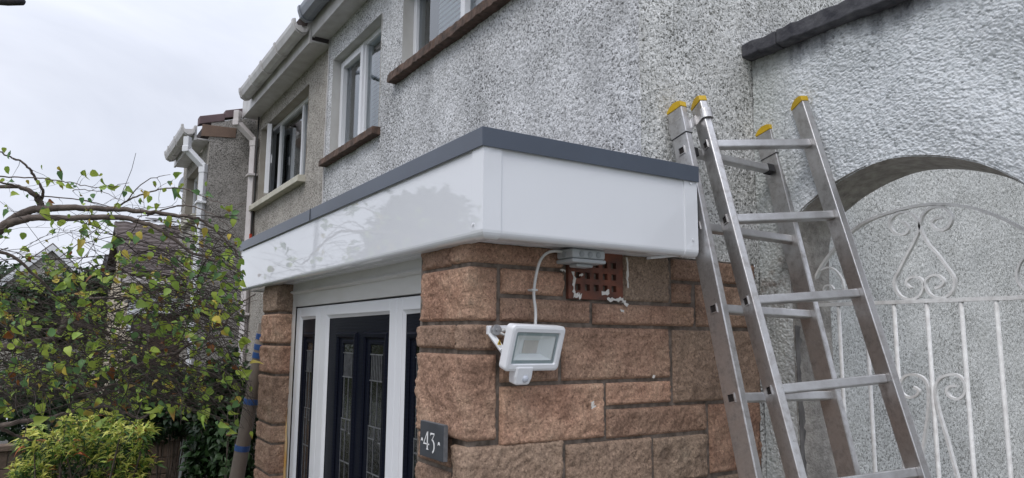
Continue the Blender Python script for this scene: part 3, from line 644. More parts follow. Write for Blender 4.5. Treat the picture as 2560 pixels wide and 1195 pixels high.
mb = MB(); mb.sweep([(.010, ct-.050), (.011, ct), (-.2, ct), (-.2, ct-.004), (.008, ct-.004), (.006, ct-.050)], [(FXL-.004, FY_), (FX, FY_), (FX, FYR+.006)], 1)
cop = mb.build('roof_edge_trim', M['coping'], porch, .0012)
mb = MB(); mb.sweep([(.0125, ct-.049), (.0125, ct+.001), (.0, ct+.0015), (.0, ct-.002), (.0105, ct-.003), (.0105, ct-.049)], [(-1.285, FY_), (-1.281, FY_)], 1); mb.build('trim_joint', M['black'], cop)
mb = MB(); mb.box((FXL+.02, FY_+.03, ct-.03), (FX-.03, 0, ct-.012)); mb.build('flat_roof', M['darkroof'], porch)
mb = MB(); mb.box((FXL, FY_+.05, zb+.0), (FXL+.012, -.0, zt)); mb.build('fascia_end', M['pvc'], porch)
# soffit bracket near the ladder
mb = MB(); mb.obox(P(1616, 649, X=.07), P(1706, 640, X=.12)-P(1616, 649, X=.07), (0.02, 0, 0), (0, 0, .008)); mb.build('soffit_strip', M['pvc'], porch, .002)
# lintel boards over the frame
FRY = -.552
mb = MB(); mb.box((-1.955, FRY-.012, 2.262), (-.31, FRY+.06, 2.312)); 
n = 26
vs = []
for i in range(n+1):
    x = -1.955+1.645*i/n; s_ = random.Random(i).uniform(-.002, .002)
    for (y, z) in ((FRY-.012, 2.312), (FRY-.012, 2.275), (FRY-.022, 2.272+s_), (FRY-.026, 2.264+s_), (FRY-.012, 2.256+s_), (FRY+.03, 2.258), (FRY+.03, 2.312)): vs.append((x, y, z))
mb = MB(); mb.add(vs, [(i*7+j, (i+1)*7+j, (i+1)*7+(j+1) % 7, i*7+(j+1) % 7) for i in range(n) for j in range(7)]); mb.build('head_moulding', M['paint_white'], porch, smooth=False)
mb = MB(); mb.box((-1.955, FRY-.004, 2.194), (-.31, FRY+.05, 2.262)); mb.build('head_board', M['paint_white'], porch, .001)
fr = MB(); z0f = .12
def post(x0, x1, y=FRY): fr.box((x0, y, z0f), (x1, y+.07, 2.187))
post(-1.905, -1.846); post(-1.600, -1.528); post(-1.5265, -1.442); post(-.735, -.672); post(-.6705, -.622); post(-.38, -.29)
fr.box((-1.846, FRY+.0005, 2.142), (-1.600, FRY+.069, 2.187)); fr.box((-1.442, FRY+.0005, 2.142), (-.735, FRY+.069, 2.187)); fr.box((-.622, FRY+.0005, 2.142), (-.38, FRY+.069, 2.187))
fr.box((-1.905, FRY-.001, z0f-.05), (-.29, FRY+.07, z0f))
frame = fr.build('door_frame', M['pvc'], porch, .003)
gl = MB()
for a, b in ((-1.846, -1.600), (-1.442, -.735), (-.622, -.38)):    # bevelled glazing beads
    for (p, q) in (((a, z0f), (a, 2.142)), ((b, 2.142), (b, z0f)), ((a, 2.142), (b, 2.142))):
        p = V(p[0], 0, p[1]); q = V(q[0], 0, q[1]); inw = V(0, 0, -1) if p[2] == q[2] else (V(1, 0, 0) if p[0] == a else V(-1, 0, 0))
        gl.add([p+V(0, FRY+.003, 0), q+V(0, FRY+.003, 0), q+V(0, FRY+.012, 0)+inw*.010, p+V(0, FRY+.012, 0)+inw*.014], [(0, 1, 2, 3)])
build_each(gl, 'glazing_bead', M['pvc'], frame)
# cover trim with ragged sealant on the left
vs = []; n = 160; rr_ = random.Random(3); off = 0
for i in range(n+1):
    z = 2.31-(2.2)*i/n; off = off*.75+rr_.uniform(-.006, .006)
    vs += [(-1.962-.010+off, FRY-.006, z), (-1.945+off*.3, FRY-.012, z), (-1.903, FRY-.006, z)]
mb = MB(); mb.add(vs, [(i*3+j, i*3+j+1, i*3+j+4, i*3+j+3) for i in range(n) for j in range(2)])
mb.build('sealant_trim', M['paint_white'], porch, smooth=True, recalc=True)
vs = []; off = 0; n = 50
for i in range(n+1):
    z = 1.70-.75*i/n; off = off*.8+rr_.uniform(-.004, .004); tt = min(1, i/12)
    vs += [(-1.966, FRY-.013, z), (-1.935+off, FRY-.018, z), (-1.955+.040*tt+off, FRY-.0140, z)]
mb = MB(); mb.add(vs, [(i*3+j, i*3+j+1, i*3+j+4, i*3+j+3) for i in range(n) for j in range(2)]); mb.build('foam_stain', M['stain_y'], porch, smooth=True)
# door leaf and sidelights
DY = FRY+.014
def moulding(mb, x0, x1, z0, z1, y, w_, h):
    """sloped picture-frame moulding"""
    o = [(x0, z0), (x1, z0), (x1, z1), (x0, z1)]; cc = [(.0, 0.), (w_*.3, h), (w_*.75, h*.9), (w_, .002)]
    rings = [[(x0+d, y-hh, z0+d), (x1-d, y-hh, z0+d), (x1-d, y-hh, z1-d), (x0+d, y-hh, z1-d)] for d, hh in cc]
    vs = [p for r_ in rings for p in r_]; fs = [(a*4+k, a*4+(k+1) % 4, (a+1)*4+(k+1) % 4, (a+1)*4+k) for a in range(3) for k in range(4)]
    mb.add(vs, fs)
def leaf_panel(parent, name, x0, x1, mouldings, glasses, label=None):
    d = MB(); d.box((x0, DY, z0f), (x1, DY+.04, 2.142)); o = d.build(name, M['door'], parent, .001, label=label)
    m = MB()
    for (a, b, c, e) in mouldings: moulding(m, a, b, c, e, DY-.0005, .026, .010)
    for (a, b, c, e) in glasses: moulding(m, a-.018, b+.018, c-.018, e+.018, DY-.0008, .018, .006)
    build_each(m, 'moulding', M['door'], o)
    g = MB(); ld = MB()
    for (a, b, c, e) in glasses:
        g.add([(a, DY-.002, c), (b, DY-.002, c), (b, DY-.002, e), (a, DY-.002, e)], [(0, 1, 2, 3)])
        y0, y1 = DY-.0045, DY-.002; W = b-a
        hz = [(e-.035, 0, 1), (e-.132, 0, 1), (e-.30, 0, 1), (e-.345, .0, .5), (e-.352, .8, 1), (e-.468, 0, 1), (e-.8, 0, 1)]
        for z, s0, s1 in hz: ld.box((a+W*s0, y0, z-.0022), (a+W*s1, y1, z+.0022))
        for k in range(1, 8): ld.box((a+W*k/8-.0013, y0+.0003, e-.130), (a+W*k/8+.0013, y1, e-.037))
        for s_, z1, z0 in ((.15, e-.134, e-.298), (.60, e-.134, e-.298), (.42, e-.302, e-.466), (.5, e-.302, e-.343), (.82, e-.302, e-.35), (.5, e-.47, e-.798), (.02, e-.302, e-.9), (.98, e-.302, e-.9)):
            ld.box((a+W*s_-.0013, y0+.0003, z0), (a+W*s_+.0013, y1, z1))
    build_each(g, 'glass_panel', M['obscure'], o, recalc=False); ld.build('lead_strips', M['lead'], o)
    return o
dz0 = .95
leaf_panel(porch, 'door', -1.440, -.737, [(-1.322, -1.085, dz0, 2.068), (-1.012, -.765, dz0, 2.068)], [(-1.232, -1.118, 1.12, 2.018), (-.932, -.806, 1.12, 2.018)], 'dark navy woodgrain door with two slim leaded panes')
leaf_panel(porch, 'sidelight', -1.844, -1.602, [(-1.800, -1.620, dz0, 2.068)], [(-1.745, -1.655, 1.12, 2.018)])
leaf_panel(porch, 'sidelight', -.620, -.382, [(-.600, -.400, dz0, 2.068)], [(-.525, -.44, 1.12, 2.018)])
mb = MB(); mb.box((-1.41, DY+.041, z0f), (-.74, DY+.05, 2.15)); mb.box((-1.82, DY+.041, z0f), (-1.6, DY+.05, 2.15)); mb.box((-.59, DY+.041, z0f), (-.38, DY+.05, 2.15)); build_each(mb, 'door_backing', M['room'], porch)
# air brick
ab = MB(); ay0, ay1, az0, az1 = -.307, -.100, 2.166, 2.310; ax = PX+.014
hy = [ay0+.034+.0345*i for i in range(5)]; hz_ = [2.200+.0355*k for k in range(3)]; hs = .0095
ys = sorted({ay0, ay1, *[y-hs for y in hy], *[y+hs for y in hy]}); zs = sorted({az0, az1, *[z-hs for z in hz_], *[z+hs for z in hz_]})
for a, b in zip(ys[:-1], ys[1:]):
    for c, d in zip(zs[:-1], zs[1:]):
        m_ = ((a+b)/2, (c+d)/2); hole = any(abs(m_[0]-y) < hs for y in hy) and any(abs(m_[1]-z) < hs for z in hz_)
        x = ax-.022 if hole else ax
        ab.add([(x, a, c), (x, b, c), (x, b, d), (x, a, d)], [(0, 1, 2, 3)], 1 if hole else 0)
        if hole:
            for p, q in (((a, c), (b, c)), ((b, c), (b, d)), ((b, d), (a, d)), ((a, d), (a, c))): ab.add([(ax, *p), (ax, *q), (x, *q), (x, *p)], [(0, 1, 2, 3)], 0)
ab.box((PX, ay0-.001, az0), (ax, ay0, az1)); ab.box((PX, ay1, az0), (ax, ay1+.001, az1)); ab.box((PX, ay0, az0-.001), (ax, ay1, az0))
abo = ab.build('air_brick', [M['terracotta'], M['hole']], porch, label='terracotta air brick with square holes')
rr_ = random.Random(8)
def streak(y0, z0, y1, z1, w_, x, n_=10):
    up, dn = [], []; spl = MB()
    for i in range(n_+1):
        t = i/n_; y = y0+(y1-y0)*t; z = z0+(z1-z0)*t; d = V(y1-y0, z1-z0); d = np.array([-d[1], d[0]])/np.linalg.norm(d); a = w_*rr_.uniform(.1, 1.5); b = w_*rr_.uniform(.1, 1.5)
        up.append((y+d[0]*a, z+d[1]*a)); dn.append((y-d[0]*b, z-d[1]*b))
    for i in range(n_):
        q = [up[i], up[i+1], dn[i+1], dn[i]]; spl.add([V(x+.0015, *p) for p in q], [(0, 1, 2, 3)])
    spl.build('paint_splash', M['splash'], abo)
streak(-.290, 2.245, -.288, 2.18, .006, ax); streak(-.29, 2.178, -.262, 2.172, .008, ax); streak(-.185, 2.188, -.155, 2.190, .007, ax, 4); streak(-.165, 2.169, -.10, 2.168, .007, ax+.001)
streak(-.105, 2.165, -.085, 2.150, .008, ax+.004, 6); streak(-.115, 2.140, -.10, 2.130, .004, ax+.003, 5); streak(-.088, 2.30, -.085, 2.205, .004, ax+.006)
streak(-.27, 2.235, -.255, 2.238, .004, ax, 4); streak(-.34, 2.247, -.32, 2.246, .004, ax, 5); streak(-.235, 1.867, -.228, 1.85, .007, ax+.012, 6); streak(.005, 1.938, .012, 1.932, .005, ax+.014, 4)


# ================================================================== FITTINGS ON THE PORCH
# floodlight
fl = thing('floodlight', (.05, -.56, 2.0), 'white LED floodlight with motion sensor on the side of the stone porch', 'floodlight')
fw = .205; fo = V(.113, -.5625, 2.0835); e1 = V(-.186, .982, -.012); e2 = V(-.259, -.061, -.964); e1 /= np.linalg.norm(e1); e2 -= e1*np.dot(e1, e2); e2 /= np.linalg.norm(e2)
fn = -np.cross(e1, e2); fn = fn if fn[0] > 0 else -fn; fh = .1265
Q = lambda u, v, d=0: fo+e1*u+e2*v+fn*d
def rr2(u0, u1, v0, v1, r, n=5):
    c = [(u1-r, v0+r, -pi/2), (u1-r, v1-r, 0), (u0+r, v1-r, pi/2), (u0+r, v0+r, pi)]
    return [(cu+r*cos(a+t*pi/2/n), cv+r*sin(a+t*pi/2/n)) for cu, cv, a in c for t in range(n+1)]
def loft(mb, rings, mi=0, capA=True, capB=True):
    n = len(rings[0]); vs = [p for r_ in rings for p in r_]; fs = [(a*n+k, a*n+(k+1) % n, (a+1)*n+(k+1) % n, (a+1)*n+k) for a in range(len(rings)-1) for k in range(n)]
    if capA: fs.append(tuple(range(n))[::-1])
    if capB: fs.append(tuple((len(rings)-1)*n+k for k in range(n)))
    mb.add(vs, fs, mi)
mb = MB(); R_ = lambda i, r, d: [Q(u, v, d) for u, v in rr2(i, fw-i, i, fh-i, r)]
loft(mb, [R_(.012, .008, -.034), R_(.002, .012, -.026), R_(0, .013, -.004), R_(.002, .012, .0), R_(.008, .010, .0022), R_(.018, .006, .0015), R_(.021, .005, -.006)], capB=False)
mb.build('body', M['lamp_white'], fl, smooth=False)
mb = MB(); loft(mb, [R_(.0205, .005, -.004), R_(.029, .003, -.004)], 0, False, False); mb.build('gasket', simple('grey_gasket', (.30, .36, .38), None, 1, .4), fl)
mb = MB(); A = R_(.029, .003, -.006); B_ = [Q(.062+(u-.029)/(fw-.058)*(fw-.124), .042+(v-.029)/(fh-.058)*(fh-.084), -.022) for u, v in rr2(.029, fw-.029, .029, fh-.029, .003)]
loft(mb, [A, B_], 0, False, True); mb.build('reflector', simple('pearl_reflector', (.80, .82, .83), None, 1, .35), fl)
mb = MB(); mb.obox(Q(.072, .046, -.0215), e1*.055, e2*.036, fn*.001); mb.build('led_chip', simple('pale_led_panel', (.60, .56, .55), (.66, .62, .58), 40, .4), fl)
mb = MB(); mb.add([Q(.0225, .0225, -.0035), Q(fw-.0225, .0225, -.0035), Q(fw-.0225, fh-.0225, -.0035), Q(.0225, fh-.0225, -.0035)], [(0, 1, 2, 3)]); mb.build('lens', M['lens'], fl, recalc=False)
mb = MB(); su = .040; sp_ = lambda a, b, d: [Q(su+u, fh+v, d) for u, v in [(a, -.012), (.062-a, -.012), (.064-a, .020-b), (.058-a, .035-b), (.052-a, .037-b), (.012+a, .037-b), (.005+a, .034-b), (a, .015-b)]]
loft(mb, [sp_(.004, .003, -.024), sp_(0, 0, -.020), sp_(0, 0, .002), sp_(.003, .003, .006)]); sens = mb.build('sensor_housing', M['lamp_white'], fl, .002)
mb = MB()
for i in range(6):
    pass
dome = [[Q(su+.037+.0105*cos(t)*cos(a), fh+.019+.0105*sin(t)*cos(a), .005+.009*sin(a)) for t in np.linspace(0, 2*pi, 17)[:-1]] for a in np.linspace(0, 1.45, 6)]
loft(mb, dome); mb.build('sensor_lens', simple('translucent_dome', (.50, .53, .60), None, 1, .15), sens, smooth=True)
# U bracket
mb = MB(); a0 = P(1217, 819, X=.032); a1 = P(1282, 818, X=.045)
mb.obox(a0+V(-.002, 0, -.012), a1-a0, V(.003, 0, 0), V(0, 0, .017)); mb.obox(a0+V(-.004, 0, -.018), V(.012, 0, 0), V(0, .010, 0), V(0, 0, .022))
b1 = P(1259, 878, X=.062); dd = b1-a0; t2 = V(0, .014, .008)
mb.obox(a0+V(.004, 0, -.016), dd, t2, V(.003, 0, 0)); mb.obox(a0+V(-.004, .002, -.016), dd, V(.008, 0, 0), t2*.18)
br = mb.build('bracket', M['lamp_white'], fl, .001)
bo = P(1242, 825, X=.05); mb = MB(); mb.disc(bo-V(.012, 0, 0), (1, 0, 0), .0145, .014, 18); mb.disc(bo+V(.002, 0, 0), (1, 0, 0), .005, .003, 6); mb.disc(b1-V(.006, 0, 0), (.8, -.5, 0), .0065, .014, 8); mb.build('bolt', M['steel'], br, .0008)
lb = P(1247, 858, X=.0575)+V(.0005, 0, 0); mb = MB(); mb.add([lb+V(.0035, -.007, -.004), lb+V(.0035, .006, -.005), lb+V(.0035, -.001, .011)], [(0, 1, 2)]); mb.build('warning_label', M['yellow'], br)
mb = MB(); mb.add([lb+V(.0045, -.0022, -.002), lb+V(.0045, .0018, -.0022), lb+V(.0045, -.0005, .005)], [(0, 1, 2)]); mb.build('warning_symbol', M['black'], br)
mb = MB(); pts = [P(1282, 838, X=.045), P(1262, 838, X=.05), P(1250, 832, X=.05), P(1256, 824, X=.05), P(1285, 826, X=.045)]; mb.tube(pts, .0042, 7); mb.build('lead', M['cable'], fl, smooth=True)
# junction box
jb = thing('junction_box', (.06, -.3, 2.27), 'grey plastic junction box fixed under the porch soffit beside the air brick', 'junction box')
bx0, bx1, by0, by1, bz0, bz1 = .028, .105, -.362, -.243, 2.262, 2.302
mb = MB(); mb.box((bx0, by0, bz0+.012), (bx1, by1, bz1)); mb.build('base', M['plastic_box'], jb, .006, seg=3)
mb = MB(); mb.box((bx0-.001, by0-.001, bz0), (bx1+.001, by1+.001, bz0+.011)); mb.box((bx0+.02, by0+.03, bz0-.010), (bx1-.02, by1-.03, bz0)); mb.build('cover', M['plastic_box'], jb, .003)
mb = MB()
for y in (-.330, -.300, -.270): mb.tube([(bx1, y, 2.286), (bx1+.002, y, 2.286)], .0085, 16); mb.tube([(bx1+.0022, y, 2.286), (bx1+.003, y, 2.286)], .0065, 16)
mb.disc((.065, by0, 2.286), (0, -1, 0), .0085, .002, 16); build_each(mb, 'knockout', simple('darker_grey_plastic', (.26, .28, .29), None, 1, .5), jb)
cp = [(1432, 636), (1410, 629.5), (1382, 628), (1364, 635), (1351, 651), (1343, 675), (1338, 700), (1335, 725), (1335, 745), (1338, 768), (1339, 790), (1338, 815)]
pts = [P(x, y, X=.035+.03*max(0, 1-abs(i)/3)+.02*max(0, (i-8)/3)) for i, (x, y) in enumerate(cp)]
def smooth_path(pts, k=4):
    pts = [np.array(p) for p in pts]; out_ = []
    for i in range(len(pts)-1):
        p0, p1, p2, p3 = pts[max(i-1, 0)], pts[i], pts[i+1], pts[min(i+2, len(pts)-1)]
        for j in range(k):
            t = j/k; out_.append(.5*((2*p1)+(-p0+p2)*t+(2*p0-5*p1+4*p2-p3)*t*t+(-p0+3*p1-3*p2+p3)*t**3))
    out_.append(pts[-1]); return out_
mb = MB(); mb.tube(smooth_path(pts), .0042, 8)
cb = mb.build('power_cable', M['cable'], None, smooth=True); tag(cb, 'grey white cable curving from the junction box down to the floodlight', 'cable')
mb = MB(); q = pts[7]; mb.box(q+V(-.03, -.010, -.003), q+V(.006, .010, .003)); mb.build('clip', M['cable'], cb, .002)
# number plaque
pq = thing('house_number_plaque', (-.12, -.66, 1.76), 'dark slate square plaque reading 43 on the front stone pier', 'house number')
px0, px1, pz0, pz1, py_ = -.203, -.058, 1.7205, 1.815, -.672
mb = MB(); mb.box((px0, py_, pz0), (px1, py_+.013, pz1)); mb.build('slate', M['slate'], pq, .001)
mb = MB(); mb.box((px1+.0003, py_+.0005, pz0+.001), (px1+.0013, py_+.0125, pz1-.001)); mb.box((px0+.001, py_+.0005, pz1+.0003), (px1-.001, py_+.0125, pz1+.0012)); mb.build('cut_edge', M['slate_edge'], pq)
def glyph(polys, ox, oz, sx, sz, mb):
    for poly in polys: mb.prism([(ox+x*sx, py_-.0004, oz+z*sz) for x, z in poly], (0, -.0010, 0))
four = [[(.60, 1.0), (.70, 1.0), (.14, .33), (.0, .27)], [(.0, .27), (.14, .33), (1.0, .33), (1.0, .25), (.0, .25)], [(.62, 1.0), (.76, 1.04), (.76, .0), (.62, .0)], [(.50, .0), (.88, .0), (.88, -.035), (.50, -.035)]]
th = []
top = [[(.06, 1.0), (.88, 1.0), (.88, .94), (.14, .90)], [(.06, 1.0), (.14, .90), (.06, .82), (.02, .83)], [(.88, 1.0), (.88, .93), (.40, .56), (.34, .60)]]
arc_o = [(.30+.62*sin(t), .22+.42*cos(t)) for t in np.linspace(0.0, 2.75, 16)]; arc_i = [(.29+.46*sin(t), .24+.33*cos(t)) for t in np.linspace(0.05, 2.75, 16)]
for k in range(15): th.append([arc_o[k], arc_o[k+1], arc_i[k+1], arc_i[k]])
mb = MB(); glyph(four, -.178, 1.743, .036, .046, mb); glyph(top+th, -.136, 1.743, .030, .046, mb)
for ox in (-.195, -.090): glyph([[(0, 0), (.3, .9), (.5, 1.0), (.45, .3)], [(.45, .3), (.5, 1.0), (.8, .8), (1.0, .1), (.75, .35)]], ox, 1.760, .013, .010, mb)
mb.build('numerals', M['numeral'], pq, label='white numerals 43')

# ================================================================== ARCHED WALL + GATE
AY = .556; AT = .18; AZT = 3.085
aw = thing('garden_wall', (.5, AY, 0), 'white harled garden wall with blackened coping and round arch beside the house', 'wall')
ax_ = np.array([.138, .140, .145, .155, .175, .20, .239, .307, .412, .521, .643, .753, .832, .868, .885, .895, .900, .902])
az_ = np.array([1.60, 2.25, 2.36, 2.425, 2.465, 2.495, 2.520, 2.556, 2.590, 2.603, 2.582, 2.540, 2.485, 2.445, 2.40, 2.34, 2.25, 1.60])
def archz(x): return np.interp(x, ax_, az_)
def archp(n=90):
    pts = np.stack([ax_, az_], 1)[1:-1]; sp2 = smooth_path([np.array([a, 0, b]) for a, b in pts], 6); return [(.140, 0.0), (.140, 1.2), (.140, 1.8), (.140, 2.1)]+[(p[0], p[2]) for p in sp2]+[(.900, 2.1), (.900, 1.2), (.900, 0.0)]
ap = archp(); apx = np.array([p[0] for p in ap]); apz = np.array([p[1] for p in ap])
def zlo(u):
    xs_, zs_ = apx[4:-3], apz[4:-3]; o_ = np.argsort(xs_); return np.interp(u, xs_[o_], zs_[o_])
parts = [panel('y', AY, .004, .1401, 1.4, AZT, .0032, HARL, off=1.0), panel('y', AY, .004, .1401, 0, 1.4, .03, HARL, off=1.0),
         panel('y', AY, .1401, .8999, 2.25, AZT, .0032, HARL, off=1.0, zlo=zlo), panel('y', AY, .8999, 1.25, 1.4, AZT, .006, HARL, off=1.0), panel('y', AY, .8999, 2.6, 0, 1.4, .03, HARL, off=1.0), panel('y', AY, 1.25, 2.6, 1.4, AZT, .02, HARL, off=1.0)]
link('wall_face', raw_mesh('wall_face', parts), M['harl'], aw)
mb = MB(); rr_ = random.Random(5); K = 7
vs = []
apd = [ap[0]]
for a, b in zip(ap[:-1], ap[1:]):
    k = max(1, int(math.hypot(a[0]-b[0], a[1]-b[1])/.02)); apd += [(a[0]+(b[0]-a[0])*(j+1)/k, a[1]+(b[1]-a[1])*(j+1)/k) for j in range(k)]
for (x, z) in apd:
    for j in range(K+1):
        t = j/K; cx_, cz_ = .52-x, 2.2-z; l = math.hypot(cx_, cz_)+1e-6; dsp = rr_.uniform(-.002, .002)*(0 < j < K) - .004*(j == 0)
        vs.append((x+cx_/l*dsp+(.52-x)*.045*t, AY-.003+(AT+.006)*t, z+cz_/l*dsp-(.014*t if z > 2.2 else 0)))
mb.add(vs, [(i*(K+1)+j, i*(K+1)+j+1, (i+1)*(K+1)+j+1, (i+1)*(K+1)+j) for i in range(len(apd)-1) for j in range(K)]); mb.build('arch_soffit', M['render'], aw, smooth=True)
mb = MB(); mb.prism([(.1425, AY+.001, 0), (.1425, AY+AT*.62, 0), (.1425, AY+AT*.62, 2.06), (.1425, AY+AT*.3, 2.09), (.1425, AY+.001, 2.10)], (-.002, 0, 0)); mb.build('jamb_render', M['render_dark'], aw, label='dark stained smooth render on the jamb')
mb = MB(); 
bk = [(.004, 0), (.004, AZT), (2.6, AZT), (2.6, 0), (.9, 0)]+[(x+(.52-x)*.045, z-(.014 if z > 2.2 else 0)) for x, z in ap[::-1]]
mb.add([(x, AY+AT, z) for x, z in bk], [tuple(range(len(bk)))]); mb.add([(2.6, AY, 0), (2.6, AY+AT, 0), (2.6, AY+AT, AZT), (2.6, AY, AZT)], [(0, 1, 2, 3)]); mb.build('wall_back', M['harl'], aw, recalc=False)
mb = MB(); rr_ = random.Random(11)
for x0, x1, dz in ((-.0, .150, 0), (.153, .78, .004), (.783, 1.5, 0), (1.503, 2.64, .003)):
    n = int((x1-x0)/.03)+1; vs = []
    for i in range(n+1):
        x = x0+(x1-x0)*i/n; q = lambda s: rr_.uniform(-s, s)
        vs += [(x, AY-.048+q(.003), AZT+.004+q(.003)), (x, AY-.050+q(.003), AZT+.052+dz+q(.004)), (x, AY+AT*.5, AZT+.075+dz), (x, AY+AT+.05, AZT+.05+dz), (x, AY+AT+.05, AZT+.003), (x, AY-.02, AZT-.002+q(.002))]
    mb.add(vs, [(i*6+j, (i+1)*6+j, (i+1)*6+(j+1) % 6, i*6+(j+1) % 6) for i in range(n) for j in range(6)]+[tuple(range(6)), tuple(n*6+j for j in range(6))[::-1]])
mb.build('coping_slab', M['black_cope'], aw, .004)

GY = AY+.12
gt = thing('gate', (.52, GY, 0), 'white painted wrought iron gate with scrolls under the round arch', 'gate')
mb = MB(); gc = [(.134, .9), (.134, 2.0), (.134, 2.17), (.136, 2.235), (.160, 2.285), (.205, 2.340), (.281, 2.405), (.351, 2.441), (.43, 2.459), (.522, 2.468), (.604, 2.459), (.677, 2.437), (.745, 2.400), (.801, 2.358), (.85, 2.31), (.885, 2.25), (.893, 2.17), (.893, 1.0)]
gpts = smooth_path([np.array([x, GY, z]) for x, z in gc], 5)
def strap(mb, pts, w_=.008, d=.010):
    """flat bar following pts in the gate plane"""
    n = len(pts); vs = []
    for i, p in enumerate(pts):
        t = pts[min(i+1, n-1)]-pts[max(i-1, 0)]; t = t/np.linalg.norm(t); m_ = np.array([-t[2], 0, t[0]])*w_/2
        y = np.array([0, d/2, 0]); vs += [p-m_-y, p+m_-y, p+m_+y, p-m_+y]
    mb.add(vs, [(i*4+j, (i+1)*4+j, (i+1)*4+(j+1) % 4, i*4+(j+1) % 4) for i in range(n-1) for j in range(4)]+[(0, 1, 2, 3), ((n-1)*4+3, (n-1)*4+2, (n-1)*4+1, (n-1)*4)])
strap(mb, gpts, .008, .018); mb.box((.130, GY-.008, 2.165), (.897, GY+.008, 2.177)); mb.box((.130, GY-.006, .12), (.897, GY+.006, .128)); mb.box((.130, GY-.006, 1.1), (.897, GY+.006, 1.108))
mb.box((.130, GY-.010, .1), (.140, GY+.010, 2.168)); mb.box((.887, GY-.010, .1), (.897, GY+.010, 2.168))
mb.build('gate_frame', M['iron'], gt, .0015)
for x in (.229, .326, .421, .523, .622, .716, .81):
    mb = MB(); mb.tube([(x, GY, .12), (x, GY, 2.17)], .0062, 8); mb.build('gate_bar', M['iron'], gt, smooth=True)
def gp(l, o=(2200, 380), s=2.989): return smooth_path([P(o[0]+x/s, o[1]+y/s, Y=GY) for x, y in l], 5)
sc1 = [(150, 522), (185, 527), (215, 560), (210, 598), (170, 618), (115, 605), (82, 560), (85, 505), (125, 465), (180, 448), (235, 462), (278, 500), (300, 550), (315, 600), (360, 680), (430, 760), (500, 855), (555, 935), (560, 1000), (540, 1050), (490, 1085), (430, 1090), (375, 1060), (345, 1005), (345, 965), (375, 930), (425, 920), (470, 945), (480, 975), (455, 1005), (415, 1020)]
sc2 = [(470, 492), (430, 495), (400, 515), (395, 545), (420, 575), (470, 585), (515, 560), (540, 505), (525, 455), (480, 415), (425, 410), (370, 425), (325, 470), (305, 530), (295, 585), (255, 680), (200, 780), (145, 890), (115, 950), (115, 1010), (150, 1070), (205, 1098), (265, 1095), (310, 1060), (330, 1000), (315, 955), (280, 935), (235, 937), (205, 960), (205, 990), (235, 1018)]
for s_ in (sc1, sc2):
    mb = MB(); strap(mb, gp(s_), .007, .014); mb.build('scroll', M['iron'], gt)
lw = lambda l: gp(l, (1960, 480), 1.671)
sA = [(545, 815), (565, 830), (555, 850), (525, 858), (495, 840), (487, 805), (505, 772), (540, 762), (580, 775), (603, 810), (606, 860), (603, 930), (590, 1020), (575, 1130), (568, 1195)]
sB = [(720, 810), (695, 812), (682, 830), (695, 855), (730, 865), (757, 840), (758, 800), (735, 770), (700, 762), (660, 775), (638, 805), (635, 850), (650, 920), (680, 1020), (710, 1130), (728, 1195)]
def zsh(path_): return path_
for s_ in (sA, sB):
    p_ = lw(s_); q = p_[-1]; dq = V(q[0]-p_[-6][0], 0, q[2]-p_[-6][2]); q2 = q+dq/np.linalg.norm(dq)*.25; mb = MB(); strap(mb, p_+[q2], .007, .014); mb.build('scroll', M['iron'], gt)
# side scrolls, mirrored about the gate centre line
sR = [(1003, 1010), (1040, 1045), (1076, 1050)]
lyre = [(.845, 2.240), (.830, 2.255), (.808, 2.252), (.795, 2.235), (.800, 2.212), (.818, 2.185), (.850, 2.178), (.870, 2.190), (.868, 2.210), (.852, 2.218), (.842, 2.208)]
lyre = [(.812, 2.222), (.822, 2.236), (.842, 2.236), (.850, 2.218), (.842, 2.196), (.82, 2.182), (.795, 2.190), (.776, 2.215), (.778, 2.250), (.800, 2.285), (.830, 2.300), (.858, 2.290)]
for sgn in (1, -1):
    mb = MB(); strap(mb, smooth_path([np.array([.514+(x-.514)*sgn, GY, z]) for x, z in lyre], 4), .0055, .012); mb.build('scroll', M['iron'], gt)

